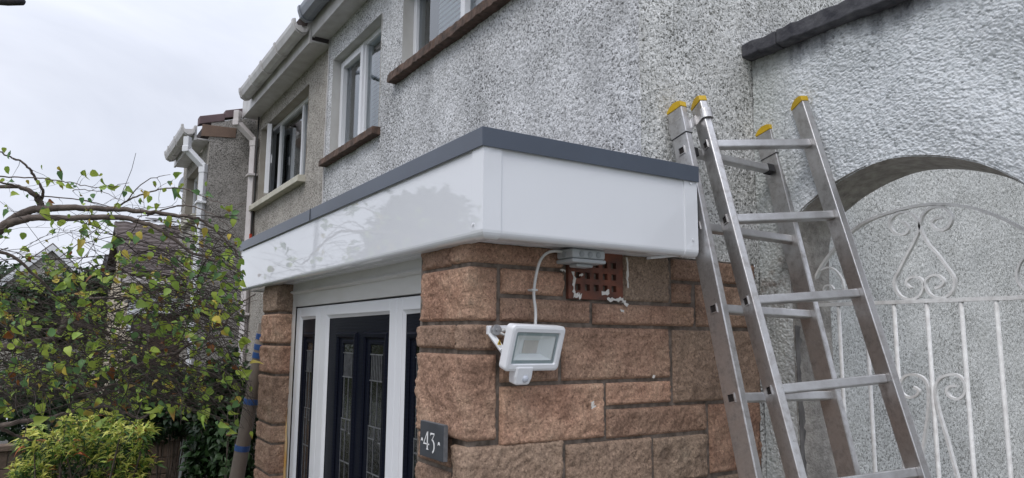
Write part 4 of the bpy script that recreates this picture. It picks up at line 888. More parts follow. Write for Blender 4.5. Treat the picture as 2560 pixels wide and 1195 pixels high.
# ================================================================== LADDERS
def ladder(name, o, e1, e2, w_, label, top=.15, nr=11, n_low=.0, dark_ends=()):
    e1 = np.array(e1)/np.linalg.norm(e1); e2 = np.array(e2)-e1*np.dot(e1, e2); e2 /= np.linalg.norm(e2); n_ = np.cross(e1, e2); n_ = n_ if n_[0] > 0 else -n_   # n_ points away from the wall
    o = np.array(o); hd, tk = .033, .025; L1 = o[2]/-e2[2]-.01
    ld = thing(name, tuple((o+e2*L1).round(3)), label, 'ladder', 'aluminium ladder sections leaning on the gable')
    Lr = lambda a, t, d: o+e1*a+e2*t+n_*d
    for a in (0, w_):
        mb = MB(); mb.obox(Lr(a, -top, -hd), e1*tk, e2*(L1+top), n_*2*hd); st = mb.build('stile', M['alu'], ld, .003)
        mb = MB(); pr = [(-hd-.001, 0), (-hd-.001, -.008), (-hd*.6, -.019), (0, -.026), (hd*.6, -.024), (hd+.001, -.018), (hd+.001, 0)]
        mb.prism([Lr(a-.001, -top+t, d) for d, t in pr], e1*(tk+.002)); mb.build('end_cap', M['yellow'], ld, .002)
        mb = MB(); mb.obox(Lr(a-.002, L1-.04, -hd-.002), e1*(tk+.004), e2*.05, n_*(2*hd+.004)); mb.build('foot', M['black'], ld, .003)
    s = .265; h = .0135
    for i in range(int((L1-.05)/s)+1):
        t = s*i; mb = MB(); mb.obox(Lr(tk-.001, t-h, -h), e1*(w_-tk+.002), e2*2*h, n_*2*h); rg = mb.build('rung', M['alu_rung'], ld, .004)
        mb = MB()
        for a, sg in ((0, -1), (w_+tk, 1)):     # flared open ends of the hollow rung
            for (u0, u1, v0, v1) in ((-h, h, -h, -h+.003), (-h, h, h-.003, h), (-h, -h+.003, -h+.003, h-.003), (h-.003, h, -h+.003, h-.003)):
                mb.obox(Lr(a, t+u0, v0), e2*(u1-u0), n_*(v1-v0), e1*sg*.003)
        build_each(mb, 'rung_flare', M['alu'], rg, 4)
        mb = MB()
        for a, sg in ((0, -1), (w_+tk, 1)): mb.obox(Lr(a, t-h+.003, -h+.003), e2*(2*h-.006), n_*(2*h-.006), e1*sg*.0007)
        build_each(mb, 'rung_end_shade', M['hole'], rg)  # thin dark plate painted as the shaded inside of the open rung
        if i in dark_ends:
            mb = MB(); mb.obox(Lr(tk+.001, t-h-.002, -h-.002), e1*.035, e2*(2*h+.004), n_*(2*h+.004)); mb.obox(Lr(w_-.036, t-h-.002, -h-.002), e1*.035, e2*(2*h+.004), n_*(2*h+.004)); build_each(mb, 'rung_sleeve', M['black'], rg, bevel=.003)
    return ld, Lr, e1, e2, n_
lA, LA, a1_, a2_, an_ = ladder('ladder', (.079, .104, 2.656), (.023, 1, -.018), (.233, -.023, -.972), .4366, 'rear aluminium ladder section lying flat against the wall behind the other', dark_ends=(0,))
lB, LB, b1_, b2_, bn_ = ladder('ladder', (.128, .162, 2.672), (.336, .938, .081), (.274, -.015, -.962), .3796, 'front aluminium ladder section twisted outward, nearest the arch and gate')
for a in (0, .4366):   # guide bracket sleeves at the top of the rear section
    mb = MB(); mb.obox(LA(a-.002, -.112, -.035), a1_*.029, a2_*.058, an_*.070); mb.build('guide_bracket', M['alu'], lA, .002)
    mb = MB(); mb.obox(LA(a-.0025, -.0545, -.0355), a1_*.030, a2_*.002, an_*.071); mb.build('bracket_edge', M['black'], lA)
    mb = MB(); mb.disc(LA(a+.027, -.085, .024), a1_, .006, .012, 10); mb.build('bracket_bolt', M['steel'], lA)
# strap from the rear section hooked round the front section's stile
p0 = LA(.026, -.085, .034); tt = -.10; cB = lambda a, d: LB(a, tt, d)
pth = [p0+an_*-.02, p0+an_*.004, cB(-.006, -.005), cB(-.006, .030), cB(.004, .041), cB(.022, .041), cB(.032, .032), cB(.032, .012)]
mb = MB(); vs = []
pth = smooth_path(pth, 3)
for i, p in enumerate(pth):
    t = pth[min(i+1, len(pth)-1)]-pth[max(i-1, 0)]; t /= np.linalg.norm(t); m_ = np.cross(t, a2_); m_ /= np.linalg.norm(m_); hgt = .034 if i > 3 else .022+.003*i
    vs += [p-m_*.0015-a2_*hgt/2, p+m_*.0015-a2_*hgt/2, p+m_*.0015+a2_*hgt/2, p-m_*.0015+a2_*hgt/2]
n = len(pth); mb.add(vs, [(i*4+j, (i+1)*4+j, (i+1)*4+(j+1) % 4, i*4+(j+1) % 4) for i in range(n-1) for j in range(4)]+[(0, 1, 2, 3), ((n-1)*4+3, (n-1)*4+2, (n-1)*4+1, (n-1)*4)])
mb.build('hook_strap', M['alu'], lA, .0008)
mb = MB(); q = LA(.4366+.025, -.100, .012); mb.obox(q+a1_*.012, a1_*.022, a2_*.035, an_*.022); mb.obox(q, a1_*.012, a2_*.012, an_*.004); mb.obox(q+a1_*.012+a2_*.034-an_*.004, a1_*.030, a2_*.008, an_*.030); mb.build('hook', simple('dull_cast_metal', (.30, .30, .31), (.2, .2, .21), 40, .5, metal=.6), lA, .003)
#SPLIT2

# ================================================================== VEGETATION TOOLS
T_HEART = ([(0,0,0),(0,.36,-.04),(0,.72,-.02),(0,1,-.10),(.34,.10,.05),(.44,.42,.06),(.22,.80,.0),(-.34,.10,.05),(-.44,.42,.06),(-.22,.80,.0)],
           [(0,4,1),(4,5,1),(1,5,2),(5,6,2),(2,6,3),(0,1,7),(7,1,8),(1,2,8),(8,2,9),(2,3,9)])
T_LANCE = ([(0,0,0),(0,.4,.05),(0,.75,0),(0,1,-.12),(.10,.2,.06),(.16,.5,.05),(.08,.8,.0),(-.10,.2,.06),(-.16,.5,.05),(-.08,.8,.0)], T_HEART[1])
def leaves_mesh(name, P_, Dv, Nv, S, C, tmpl, parent, tip=None, curl=None, label=None):
    """P_ base points, Dv leaf directions, Nv rough normals, S sizes, C colours"""
    P_, Dv, Nv, S, C = map(lambda a: np.asarray(a, float), (P_, Dv, Nv, S, C)); n = len(P_)
    Dv = Dv/np.linalg.norm(Dv, axis=1)[:, None]; X = np.cross(Dv, Nv); X /= np.linalg.norm(X, axis=1)[:, None]+1e-9; Z = np.cross(X, Dv)
    t = np.array(tmpl[0]); f = np.array(tmpl[1]); k = len(t)
    fold = rng.uniform(.4, 5.0, n)[:, None, None]; wd = rng.uniform(.8, 1.1, n)[:, None, None]
    bend = rng.uniform(-.2, .85, n)[:, None, None]*(t[:, 1]**2)[None, :, None]
    v = P_[:, None]+S[:, None, None]*(X[:, None]*t[None, :, 0:1]*wd+Dv[:, None]*t[None, :, 1:2]+Z[:, None]*(t[None, :, 2:3]*fold-bend))
    me = raw_mesh(name, [(v.reshape(-1, 3), (f[None]+(np.arange(n)*k)[:, None, None]).reshape(-1, 3))], smooth=True)
    c = np.repeat(C[:, None], k, 1)
    if tip is not None: m_ = (t[:, 1] > .7)[None, :, None]*np.asarray(tip)[:, None, None]; c = c*(1-m_)+np.array((.22, .09, .02))*m_
    at = me.color_attributes.new('leafcol', 'FLOAT_COLOR', 'POINT'); at.data.foreach_set('color', np.concatenate([c, np.ones((n, k, 1))], 2).astype(np.float32).ravel())
    return link(name, me, M['leaf'], parent, label)
def rdir(n): d = rng.standard_normal((n, 3)); return d/np.linalg.norm(d, axis=1)[:, None]
def tubes_mesh(name, lines, m, parent, n=4, label=None):
    """lines: list of (points (k,3), radii (k,)) grouped by k"""
    parts = []; by = {}
    for p, r in lines: by.setdefault(len(p), []).append((p, r))
    for k, L_ in by.items():
        Pt = np.array([a for a, b in L_]); Rr = np.array([b for a, b in L_]); t = np.gradient(Pt, axis=1); t /= np.linalg.norm(t, axis=2)[..., None]+1e-9
        a = np.cross(t, np.array([.31, .2, .93])); a /= np.linalg.norm(a, axis=2)[..., None]+1e-9; b = np.cross(t, a)
        g = 2*pi*np.arange(n)/n; v = Pt[:, :, None]+Rr[:, :, None, None]*(a[:, :, None]*np.cos(g)[None, None, :, None]+b[:, :, None]*np.sin(g)[None, None, :, None])
        i, j = np.meshgrid(np.arange(k-1), np.arange(n), indexing='ij'); q = np.stack([i*n+j, i*n+(j+1) % n, (i+1)*n+(j+1) % n, (i+1)*n+j], -1).reshape(-1, 4)
        m_ = len(L_); parts.append((v.reshape(-1, 3), (q[None]+(np.arange(m_)*k*n)[:, None, None]).reshape(-1, 4)))
    return link(name, raw_mesh(name, parts), m, parent, label)
def bush(name, label, cat, c, rad, n, size, cols, tmpl=T_HEART, group=None, stems=14, up=.2, clump=26, zmin=.02):
    """clumped crown of leaves in an ellipsoid, on stems"""
    c = V(*c); rad = V(*rad); t = thing(name, (c[0], c[1], 0), label, cat, group)
    cc = rdir(clump)*rng.uniform(.45, 1.0, (clump, 1))**.6*rad*.86+c; ci = rng.integers(0, clump, n); cr_ = rng.uniform(.20, .38, clump)[ci][:, None]
    off = rdir(n)*rng.uniform(.3, 1, (n, 1))**.5; P_ = cc[ci]+off*cr_*rad; P_[:, 2] = np.maximum(P_[:, 2], zmin)
    D_ = off+rdir(n)*.7+V(0, 0, up-.3); Nv = off+V(0, 0, .9)+rdir(n)*.5
    ct = rng.uniform(0, 1, clump)[ci]; k = np.clip(ct*.6+rng.uniform(0, .5, n), 0, .999); cols = np.array(cols); C = cols[(k*len(cols)).astype(int)]*rng.uniform(.8, 1.2, (n, 1))
    leaves_mesh('foliage', P_, D_, Nv, rng.uniform(.7, 1.25, n)*size, C, tmpl, t)
    ls = []
    for i in range(stems):
        e = cc[i % clump]; b = V(c[0]+rng.uniform(-.15, .15)*rad[0], c[1]+rng.uniform(-.15, .15)*rad[1], 0); m_ = (b+e)/2+V(*(rng.uniform(-.1, .1, 3)*rad)); s_ = np.linspace(0, 1, 8)[:, None]
        ls.append(((1-s_)**2*b+2*s_*(1-s_)*m_+s_**2*e, np.linspace(.022, .004, 8)*max(.5, min(3, rad[2]))))
    tubes_mesh('stems', ls, M['bark'], t, 5); return t
G_D = [(.010, .026, .012), (.016, .038, .014), (.022, .050, .016), (.030, .065, .020)]
G_M = [(.025, .055, .014), (.04, .085, .02), (.06, .12, .025), (.09, .16, .03)]

# ================================================================== WEEPING TREE
wt = thing('tree', (-1.45, -3.0, 0), 'weeping tree with drooping bare twigs and yellowing leaves in the front garden', 'tree')
lines = []; wood = []
def limb(pts, D0, D1, r0, r1, k=5, store=lines):
    n = len(pts); p = [P(x, y, D=D0+(D1-D0)*i/(n-1)) for i, (x, y) in enumerate(pts)]; p = np.array(smooth_path(p, k)); m_ = len(p)
    p = p+rng.normal(0, .003, p.shape)*np.linspace(.3, 1, m_)[:, None]; store.append((p, np.linspace(r0, r1, m_))); return p
main = []
main.append(limb([(-140, 760), (-70, 640), (0, 573), (30, 551), (54, 536), (84, 525), (110, 522), (157, 519), (211, 520), (259, 523), (306, 524), (368, 530), (424, 537), (475, 543), (508, 553), (552, 590), (589, 631), (606, 650)], 3.2, 3.45, .024, .003, store=wood))
main.append(limb([(20, 560), (60, 549), (96, 544), (181, 545), (300, 543), (350, 556), (387, 568), (435, 598), (479, 631), (534, 649), (589, 675), (612, 690)], 3.2, 3.35, .018, .0022))
main.append(limb([(106, 521), (92, 492), (84, 485), (54, 469), (0, 467), (-60, 460)], 3.3, 3.2, .016, .006))
main.append(limb([(60, 471), (30, 462), (0, 455), (-50, 440)], 3.22, 3.1, .006, .003))
main.append(limb([(104, 498), (107, 475), (87, 442), (72, 421), (54, 403), (30, 394), (0, 382), (-30, 376)], 3.3, 3.1, .007, .0025))
main.append(limb([(-40, 440), (0, 442), (60, 444), (120, 448), (166, 454), (211, 463), (256, 468), (317, 458)], 3.0, 3.2, .0035, .0012))
main.append(limb([(181, 478), (193, 474), (241, 477), (271, 484), (300, 502)], 3.3, 3.3, .0022, .001))
main.append(limb([(291, 519), (324, 498), (368, 482), (416, 471), (464, 472), (490, 484), (534, 502), (575, 509), (615, 509)], 3.35, 3.3, .0045, .001))
main.append(limb([(317, 502), (361, 454), (398, 441), (425, 438)], 3.3, 3.2, .0028, .001))
main.append(limb([(368, 539), (416, 522), (464, 513), (516, 528), (552, 550), (589, 583), (604, 600)], 3.4, 3.3, .004, .001))
main.append(limb([(84, 527), (60, 541), (35, 556), (0, 574)], 3.28, 3.2, .006, .004))
main.append(limb([(100, 490), (181, 497), (240, 507), (300, 525), (350, 520), (400, 518), (465, 514)], 3.3, 3.5, .003, .0012))
main.append(limb([(-150, 880), (0, 869), (36, 869), (73, 862), (109, 851), (138, 844), (157, 818), (164, 800), (157, 782)], 3.3, 3.5, .022, .012, store=wood))
main.append(limb([(160, 802), (180, 803), (204, 815), (255, 829), (302, 851), (350, 890), (420, 930)], 3.5, 3.6, .012, .003))
main.append(limb([(-60, 1040), (0, 1069), (36, 1088), (80, 1100)], 3.3, 3.5, .012, .004))
main.append(limb([(-80, 1085), (-20, 1070), (20, 1060), (73, 1051), (120, 1046), (175, 1029), (255, 1015), (309, 1029), (349, 1044), (382, 1030), (420, 1012)], 3.2, 3.4, .013, .003))
main.append(limb([(300, 926), (364, 906), (400, 891), (437, 884), (473, 862), (517, 847), (546, 840), (560, 815), (582, 782), (600, 760), (640, 735)], 3.3, 3.45, .010, .003))
main.append(limb([(200, 745), (300, 745), (345, 742), (391, 727), (460, 722), (520, 725), (600, 728)], 3.3, 3.4, .006, .0015))
main.append(limb([(391, 728), (430, 770), (520, 790), (590, 775), (640, 750)], 3.3, 3.4, .0035, .001))
main.append(limb([(-60, 620), (30, 640), (90, 690), (140, 740), (200, 790)], 3.1, 3.4, .008, .004))
main.append(limb([(-60, 980), (80, 960), (200, 985), (300, 960), (430, 990), (520, 960)], 3.6, 3.7, .009, .002))
# trunk outside the left edge feeding the limbs
tp = np.array(smooth_path([V(-1.45, -3.0, 0), V(-1.42, -2.98, .8), V(-1.35, -2.93, 1.5), main[0][0]], 6)); wood.append((tp, np.linspace(.075, .026, len(tp))))
tp2 = np.array(smooth_path([V(-1.40, -2.97, 1.1), V(-1.38, -2.8, 1.5), main[12][0]], 5)); wood.append((tp2, np.linspace(.04, .022, len(tp2))))
tubes_mesh('trunk', wood[-2:], M['bark'], wt, 10); tubes_mesh('branches', wood[:-2]+lines, M['bark'], wt, 7)
tw = []; LP = []; LD = []; LS = []
right = r2; upv = V(0, 0, 1); toward = -f_
def twig(p0, d0, ln, r, k=9, droop=.55, jit=.10):
    d = d0/np.linalg.norm(d0); p = [p0]; st = ln/(k-1)
    for i in range(k-1):
        d = d+V(0, 0, -droop)*st*1.6+rng.normal(0, jit, 3)*.6; d /= np.linalg.norm(d); p.append(p[-1]+d*st)
    p = np.array(p); return p, np.linspace(r, r*.35, k)
edge_n = np.cross(ray(596, 500), ray(640, 1000)); edge_n /= np.linalg.norm(edge_n); edge_n *= np.sign(edge_n@right)   # right-hand limit of the crown, clear of the stone pillar
def inside(p): return p[1] < -.76 and (p-CAM)@f_ > 2.2 and (p-CAM)@edge_n < 0 and 1.67+.04*sin(p[0]*9) < p[2] < 2.80
def leaf_at(p, d, s, pr=1):
    if rng.random() < pr and p[1] < -.74 and (p-CAM)@edge_n < -.01: LP.append(p); LD.append(d); LS.append(s)
def sprout(p, n, size, ln=(.05, .16)):
    """short side shoot carrying a few leaves bunched towards its tip"""
    for i in range(n):
        q, r = twig(p, rdir(1)[0]*1.1+right*.25+V(0, 0, .1), rng.uniform(*ln), .0011, 6, .5, .38)
        if not inside(q[-1]): continue
        tw.append((q, r))
        if rng.random() < .50:
            for m_ in range(rng.integers(1, 4)):
                leaf_at(q[-1-(m_ % 4)]+rng.normal(0, .006, 3), V(0, 0, -.55)+rdir(1)[0]*1.0+right*.2, size*rng.uniform(.38, 1.15))
for l in main[1:12]:
    for i in range(0, len(l), 3):
        if rng.random() < .55: sprout(l[i], 1, .038)
N_TW = 1050
for i in range(N_TW):
    u = rng.random(); px = rng.uniform(-120, 560); lo = 575+max(0, 120-px)*.1; py = lo+(1030-lo)*rng.beta(1.9, 1.15)
    if px > 430: py = max(py, 560+(px-430)*.35)
    D = rng.uniform(2.75, 4.3); p0 = P(px, py, D=D)
    if not inside(p0): continue
    d0 = right*rng.uniform(.3, 1.2)*(1 if rng.random() < .75 else -1)+V(0, 0, rng.uniform(-.5, .7))+f_*rng.uniform(-.7, .7)
    ln = rng.uniform(.25, .85); q, r = twig(p0, d0, ln, rng.uniform(.0009, .0026), 11, rng.uniform(.2, 1.5), .20)
    while len(q) > 3 and not inside(q[-1]): q = q[:-1]; r = r[:-1]
    if len(q) < 4: continue
    tw.append((q, r))
    for j in range(2, len(q), 2):
        if rng.random() < (.50 if q[j][2] > 2.1 else .34): sprout(q[j], 1, .037, (.03, .12))
        leaf_at(q[j], V(0, 0, -1)+rdir(1)[0]*.9, rng.uniform(.014, .040), .06)
for i in range(110):     # long thin hanging shoots on the right-hand side
    px = rng.uniform(330, 560); py = rng.uniform(540, 800); p0 = P(px, py, D=rng.uniform(2.9, 3.5))
    if not inside(p0): continue
    q, r = twig(p0, right*1.0+V(0, 0, rng.uniform(-.3, .25))+f_*rng.uniform(-.3, .3), rng.uniform(.2, .6), .002, 10, rng.uniform(.6, 1.6), .07)
    while len(q) > 3 and not inside(q[-1]): q = q[:-1]; r = r[:-1]
    if len(q) < 4: continue
    tw.append((q, r))
    for j in range(3, len(q)): leaf_at(q[j], V(0, 0, -1)+rdir(1)[0]*.8, rng.uniform(.02, .048), .16)
tubes_mesh('twigs', tw, M['twig'], wt, 4)
# larger leaves picked out against the sky and the wall
for px, py, s in ((12, 375, .035), (27, 388, .062), (20, 425, .055), (70, 455, .03), (105, 418, .035), (150, 436, .05), (146, 422, .035), (94, 455, .028), (313, 485, .04), (375, 498, .050), (352, 500, .03), (385, 458, .032), (411, 476, .036), (352, 505, .035), (449, 478, .035), (388, 462, .025), (555, 520, .04), (580, 520, .05), (570, 522, .045), (540, 570, .055), (508, 580, .06), (575, 592, .04), (596, 610, .045), (115, 535, .075), (135, 560, .06), (60, 590, .05), (205, 630, .06), (395, 690, .06), (385, 710, .06), (500, 700, .05), (232, 490, .035), (222, 500, .03), (203, 500, .035), (400, 550, .04), (425, 548, .05), (516, 460, .035), (345, 600, .06), (380, 640, .055), (330, 640, .05), (590, 740, .05), (575, 745, .06), (300, 790, .06), (490, 795, .06), (40, 905, .06), (150, 920, .07), (205, 1030, .07), (225, 1035, .07), (245, 1050, .06), (320, 800, .07), (415, 815, .07), (575, 950, .06), (500, 1035, .05), (130, 1050, .05), (340, 840, .06), (520, 880, .05), (560, 905, .05)):
    LP.append(P(px, py-s*180, D=2.9)); LD.append(V(0, 0, -1)+rdir(1)[0]*.35); LS.append(s*.62)
n = len(LP); LDn = np.array(LD); Nv = toward[None]*.9+rdir(n)*.8+V(0, 0, .5)
k = rng.random(n); C = np.where((k < .34)[:, None], (.21, .31, .055), np.where((k < .68)[:, None], (.30, .38, .065), np.where((k < .93)[:, None], (.10, .19, .07), (.46, .37, .07))))*rng.uniform(.85, 1.4, (n, 1))
br_ = rng.random(n) < .018; C[br_] = (.20, .075, .02)
leaves_mesh('leaves', LP, LDn, Nv, LS, C, T_HEART, wt, tip=(rng.random(n) < .16)*.8)
print('leaves', n, 'twigs', len(tw))

# ================================================================== OTHER GARDEN PLANTS
def rosette_shrub():
    c = P(215, 1150, D=5.6); t = thing('shrub', (c[0], c[1], 0), 'yellow tipped evergreen shrub below the weeping tree branches', 'shrub')
    Pn, Dn, Nn, Sn, Cn = [], [], [], [], []; tips = []
    spots = [(130, 1090), (175, 1078), (230, 1066), (285, 1058), (330, 1062), (365, 1070), (352, 1100), (300, 1090), (250, 1095), (200, 1105), (150, 1115), (95, 1130), (60, 1150), (110, 1160), (45, 1175), (160, 1140), (230, 1135), (280, 1125), (335, 1135), (365, 1150), (300, 1165), (250, 1185), (330, 1190), (100, 1185), (75, 1105), (85, 1070), (270, 1040), (180, 1050), (215, 1050)]
    for px, py in spots:
        for j in range(9):
            q = P(px+rng.uniform(-22, 22), py+rng.uniform(-8, 22), D=5.6+rng.uniform(-.35, .45)); tips.append(q); ax = V(*rng.normal(0, .4, 3))+V(0, 0, 1.); ax /= np.linalg.norm(ax)
            yel = rng.random() < .78
            for m_ in range(11):
                a = 2.4*m_; e = V(cos(a), sin(a), 0)*(.5+.06*m_)+ax*(.95-.10*m_); Pn.append(q-ax*.006*m_); Dn.append(e); Nn.append(ax+rdir(1)[0]*.15); Sn.append(rng.uniform(.045, .075))
                Cn.append((np.array((.62, .62, .15) if rng.random() < .65 else (.36, .46, .09)) if yel and m_ < 8 else np.array((.05, .11, .02)) if m_ > 6 else np.array((.24, .34, .06)))*rng.uniform(.75, 1.2) if rng.random() > .03 else (.45, .13, .05))
    for i in range(1500):
        q = P(rng.uniform(45, 370), rng.uniform(1090, 1260), D=5.7+rng.uniform(-.2, .6)); Pn.append(q); Dn.append(rdir(1)[0]+V(0, 0, -.1)); Nn.append(V(0, 0, 1)+rdir(1)[0]*.6); Sn.append(rng.uniform(.04, .07)); Cn.append(np.array((.02, .05, .014))*rng.uniform(.6, 1.6))
    leaves_mesh('foliage', Pn, Dn, Nn, Sn, Cn, T_LANCE, t)
    ls = []
    for i in range(16):
        e = tips[(i*17) % len(tips)]; b = V(c[0]+rng.uniform(-.15, .15), c[1]+rng.uniform(-.15, .15), 0); m_ = (b*.5+e*.5)+V(*rng.normal(0, .05, 3)); s_ = np.linspace(0, 1, 8)[:, None]
        ls.append(((1-s_)**2*b+2*s_*(1-s_)*m_+s_**2*e, np.linspace(.02, .004, 8)))
    tubes_mesh('stems', ls, M['bark'], t, 5)
rosette_shrub()
c = P(578, 1020, D=6.0); bush('shrub', 'dark green leafy shrub between the leaning tube and the block wall', 'shrub', (c[0], c[1]-.05, 1.05), (.30, .26, .98), 4600, .055, G_D+G_M[:1], clump=46)
c = P(455, 960, D=6.4); bush('shrub', 'dark ivy covered bush hanging over the brown block wall', 'shrub', (c[0], c[1]-.1, 1.45), (.35, .40, .36), 2600, .045, G_D, clump=30)
c = P(150, 930, D=7.2); bush('hedge', 'tall dark hedge behind the weeping tree twigs', 'hedge', (c[0]-.4, c[1], 1.0), (.8, 1.6, .95), 7500, .06, G_D+G_M[:1], clump=90)
c = P(330, 900, D=7.4); bush('shrub', 'mid green bush in front of the stepped house porch', 'shrub', (c[0]-.2, c[1]+.1, 1.1), (.5, .42, .85), 4200, .05, G_D[1:]+G_M[:2], clump=50)
c = P(30, 1150, D=6.2); bush('shrub', 'low dark bush in the lower left corner of the view', 'shrub', (c[0], c[1]-.4, .35), (.5, .55, .42), 2600, .04, G_D, clump=30)
for (px, py, D_, rd, nn, lab, cols) in ((225, 745, 24, (2.0, 2.2, 1.15), 4200, 'dark bushy evergreen far beyond the twigs beside the distant roofs', G_D), (40, 760, 28, (3.5, 4.2, 1.75), 5500, 'broad mid green tree far behind the twigs at the left edge', G_D[2:]+G_M[:2]), (110, 770, 22, (1.5, 1.8, .9), 2600, 'rounded dark tree between the two other distant trees', G_D[1:])):
    c = P(px, py, D=D_); bush('tree', lab, 'tree', (c[0], c[1], c[2]-.2), rd, nn, .19, cols, clump=60, stems=8, zmin=.4)
# rose with one pink bloom, beside the tube
def rose():
    c = P(590, 1080, D=4.6); t = thing('rose_bush', (c[0], c[1], 0), 'thin rose stem with one pale pink bloom beside the leaning tube', 'rose')
    ls = []; Pn = []
    for px, py, dx in ((573, 1093, -.02), (597, 1010, .02), (585, 1000, 0), (612, 1040, .03), (570, 1010, -.03)):
        e = P(px, py, D=4.6); b = V(c[0]+dx, c[1]+dx, 0); s_ = np.linspace(0, 1, 9)[:, None]; m_ = (b+e)/2+V(*rng.normal(0, .04, 3)); l = (1-s_)**2*b+2*s_*(1-s_)*m_+s_**2*e; ls.append((l, np.linspace(.006, .002, 9)))
        for j in range(4, 9):
            for q in range(5): Pn.append(l[j]+rng.normal(0, .03, 3))
    tubes_mesh('stems', ls, M['bark'], t, 5); n = len(Pn); leaves_mesh('leaves', Pn, rdir(n)+V(0, 0, -.2), rdir(n)+V(0, 0, 1), rng.uniform(.03, .045, n), np.array((.07, .12, .05))*rng.uniform(.7, 1.5, (n, 1)), T_HEART, t)
    e = P(573, 1090, D=4.6); mb = MB()
    for i in range(9):
        a = i*2.4; r_0 = .006+.0016*i; d = V(cos(a), sin(a), 0); z = V(0, 0, 1); mb.add([e+d*r_0*.3, e+d*r_0+np.cross(d, z)*r_0*.8+z*.008, e+d*r_0*1.1+z*(.020-.001*i), e+d*r_0-np.cross(d, z)*r_0*.8+z*.008], [(0, 1, 2, 3)])
    mb.build('bloom', M['petal'], t, recalc=False)
rose()
def tufts():
    ls = []
    for i in range(160):
        b = P(rng.uniform(470, 620), 1330, D=5.2+rng.uniform(-.3, .3)); b[2] = 0; e = b+V(rng.normal(0, .12), rng.normal(0, .12), rng.uniform(.35, .72)*1.0); m_ = (b+e)/2+V(*rng.normal(0, .03, 3)); s_ = np.linspace(0, 1, 6)[:, None]
        ls.append(((1-s_)**2*b+2*s_*(1-s_)*m_+s_**2*e, np.linspace(.004, .002, 6)))
    tag(tubes_mesh('dry_stems', ls, simple('pale_dry_stem', (.20, .20, .11), (.12, .13, .06), 20, .8), None, 4), 'pale dry flower stems growing at the foot of the dark shrub', 'plant')
tufts()

# ================================================================== LEANING TUBE, BLOCK WALL, FENCE
tb = thing('tube', (-2.50, -.86, 0), 'long grey brown tube bound with blue tape leaning beside the left stone pillar', 'tube')
t0 = P(592, 1195, D=4.0); t1 = P(650, 880, D=4.05); dr = (t1-t0)/np.linalg.norm(t1-t0); t0e = t0-dr*((t0[2]-.02)/dr[2]); t2_ = t1+dr*.16
mb = MB(); Lg = np.linalg.norm(t2_-t0e); mb.tube([t0e+dr*Lg*i/12 for i in range(13)], list(np.linspace(.047, .035, 13)), 20); mb.build('tube_body', M['tube'], tb, smooth=True)
for px, py in ((605, 1118), (622, 1003), (637, 888), (643, 868), (648, 842)):
    q = P(px, py, D=4.02); a = (q-t0e)@dr; c = t0e+dr*a; rr_0 = .047-.012*a/Lg+.0025
    mb = MB(); mb.tube([c-dr*.016, c-dr*.015, c+dr*.015, c+dr*.016], [rr_0-.002, rr_0, rr_0, rr_0-.002], 20); mb.build('tape_band', M['blue'], tb, smooth=False)
bw = thing('garden_wall', (-6.0, -1.3, 0), 'low brown block garden wall below the ivy', 'wall')
m, nt, b = new_mat('brown_concrete_block', .95, spec=.15); p = pos(nt, (1, 1, 1)); 
c_ = ramp(nt, noise(nt, p, 6, 6), [(.3, (.095, .070, .055)), (.7, (.17, .125, .10))]); nt.links.new(c_, b.inputs['Base Color']); bump(nt, b, noise(nt, p, 50, 5), .006)
mb = MB(); z = 0.0; row = 0
while z < 1.05:
    y = -2.6-(.2 if row % 2 else 0)
    while y < -.42:
        a, e = max(y+.005, -2.6), min(y+.395, -.425)
        if e-a > .03: mb.box((-6.1, a, z+.004), (-5.99+random.uniform(-.003, .003), e, z+.146))
        y += .40
    z += .15; row += 1
mb.build('blockwork', m, bw, .005); mb = MB(); mb.box((-6.095, -2.59, 0), (-6.0, -.43, 1.05)); mb.build('wall_mortar', M['mortar'], bw)
mb = MB(); mb.box((-6.13, -2.62, 1.052), (-5.96, -.425, 1.10)); mb.build('wall_cap', m, bw, .006)
def picket(px, D_=6.9):
    c = P(px, 1100, D=D_); return c
fe = thing('fence', tuple(P(30, 1150, D=6.9).round(2)[:2])+(0,), 'weathered pale picket fence in the lower left corner', 'fence')
c0 = P(47, 1100, D=6.9); dy = V(.05, -1, 0); dy /= np.linalg.norm(dy)
for i in range(14):
    q = c0+dy*.115*i; mb = MB(); zt_ = P(30, 1092, D=6.9)[2]; mb.prism([(q[0], q[1]-.032, .05), (q[0], q[1]+.032, .05), (q[0], q[1]+.032, zt_-.03), (q[0], q[1], zt_), (q[0], q[1]-.032, zt_-.03)], (.018, 0, 0)); mb.build('picket', M['pvc_old'], fe)
mb = MB()
for z in (.35, .75): mb.obox(c0*V(1, 1, 0)+V(-.02, .05, z), dy*1.7, V(-.03, 0, 0), V(0, 0, .07))
build_each(mb, 'rail', M['pvc_old'], fe)

# ================================================================== DISTANT HOUSES
def tiled_roof(name, parent, x0, z0, x1, z1, y0, y1, m, rows=12, cw=.30):
    """pantile sheet: eave at x0,z0 rising to ridge x1,z1, running along y"""
    nr = rows*6+1; nc = int((y1-y0)/cw*6)+1; u = np.linspace(0, 1, nr); y = np.linspace(y0, y1, nc); U, Y = np.meshgrid(u, y, indexing='ij')
    d = np.array([x1-x0, z1-z0]); L_ = np.hypot(*d); n_ = np.array([-d[1], d[0]])/L_; n_ = n_*np.sign(n_[1])
    fr_ = (U*rows) % 1; hgt = .055*(1-fr_)+.030*np.abs(np.sin(pi*Y/cw)); h = hgt
    v = np.stack([x0+d[0]*U+n_[0]*h, Y, z0+d[1]*U+n_[1]*h], -1); return link(name, raw_mesh(name, [grid_mesh(v, nc, nr)], smooth=False), m, parent)
hd = thing('house', (-19, 2, 0), 'distant bungalow with grey brown tiled roof and cream wall seen through twigs', 'house')
e0 = P(322, 693, X=-16.0); ez = e0[2]; yl = P(310, 600, X=-17.5)[1]
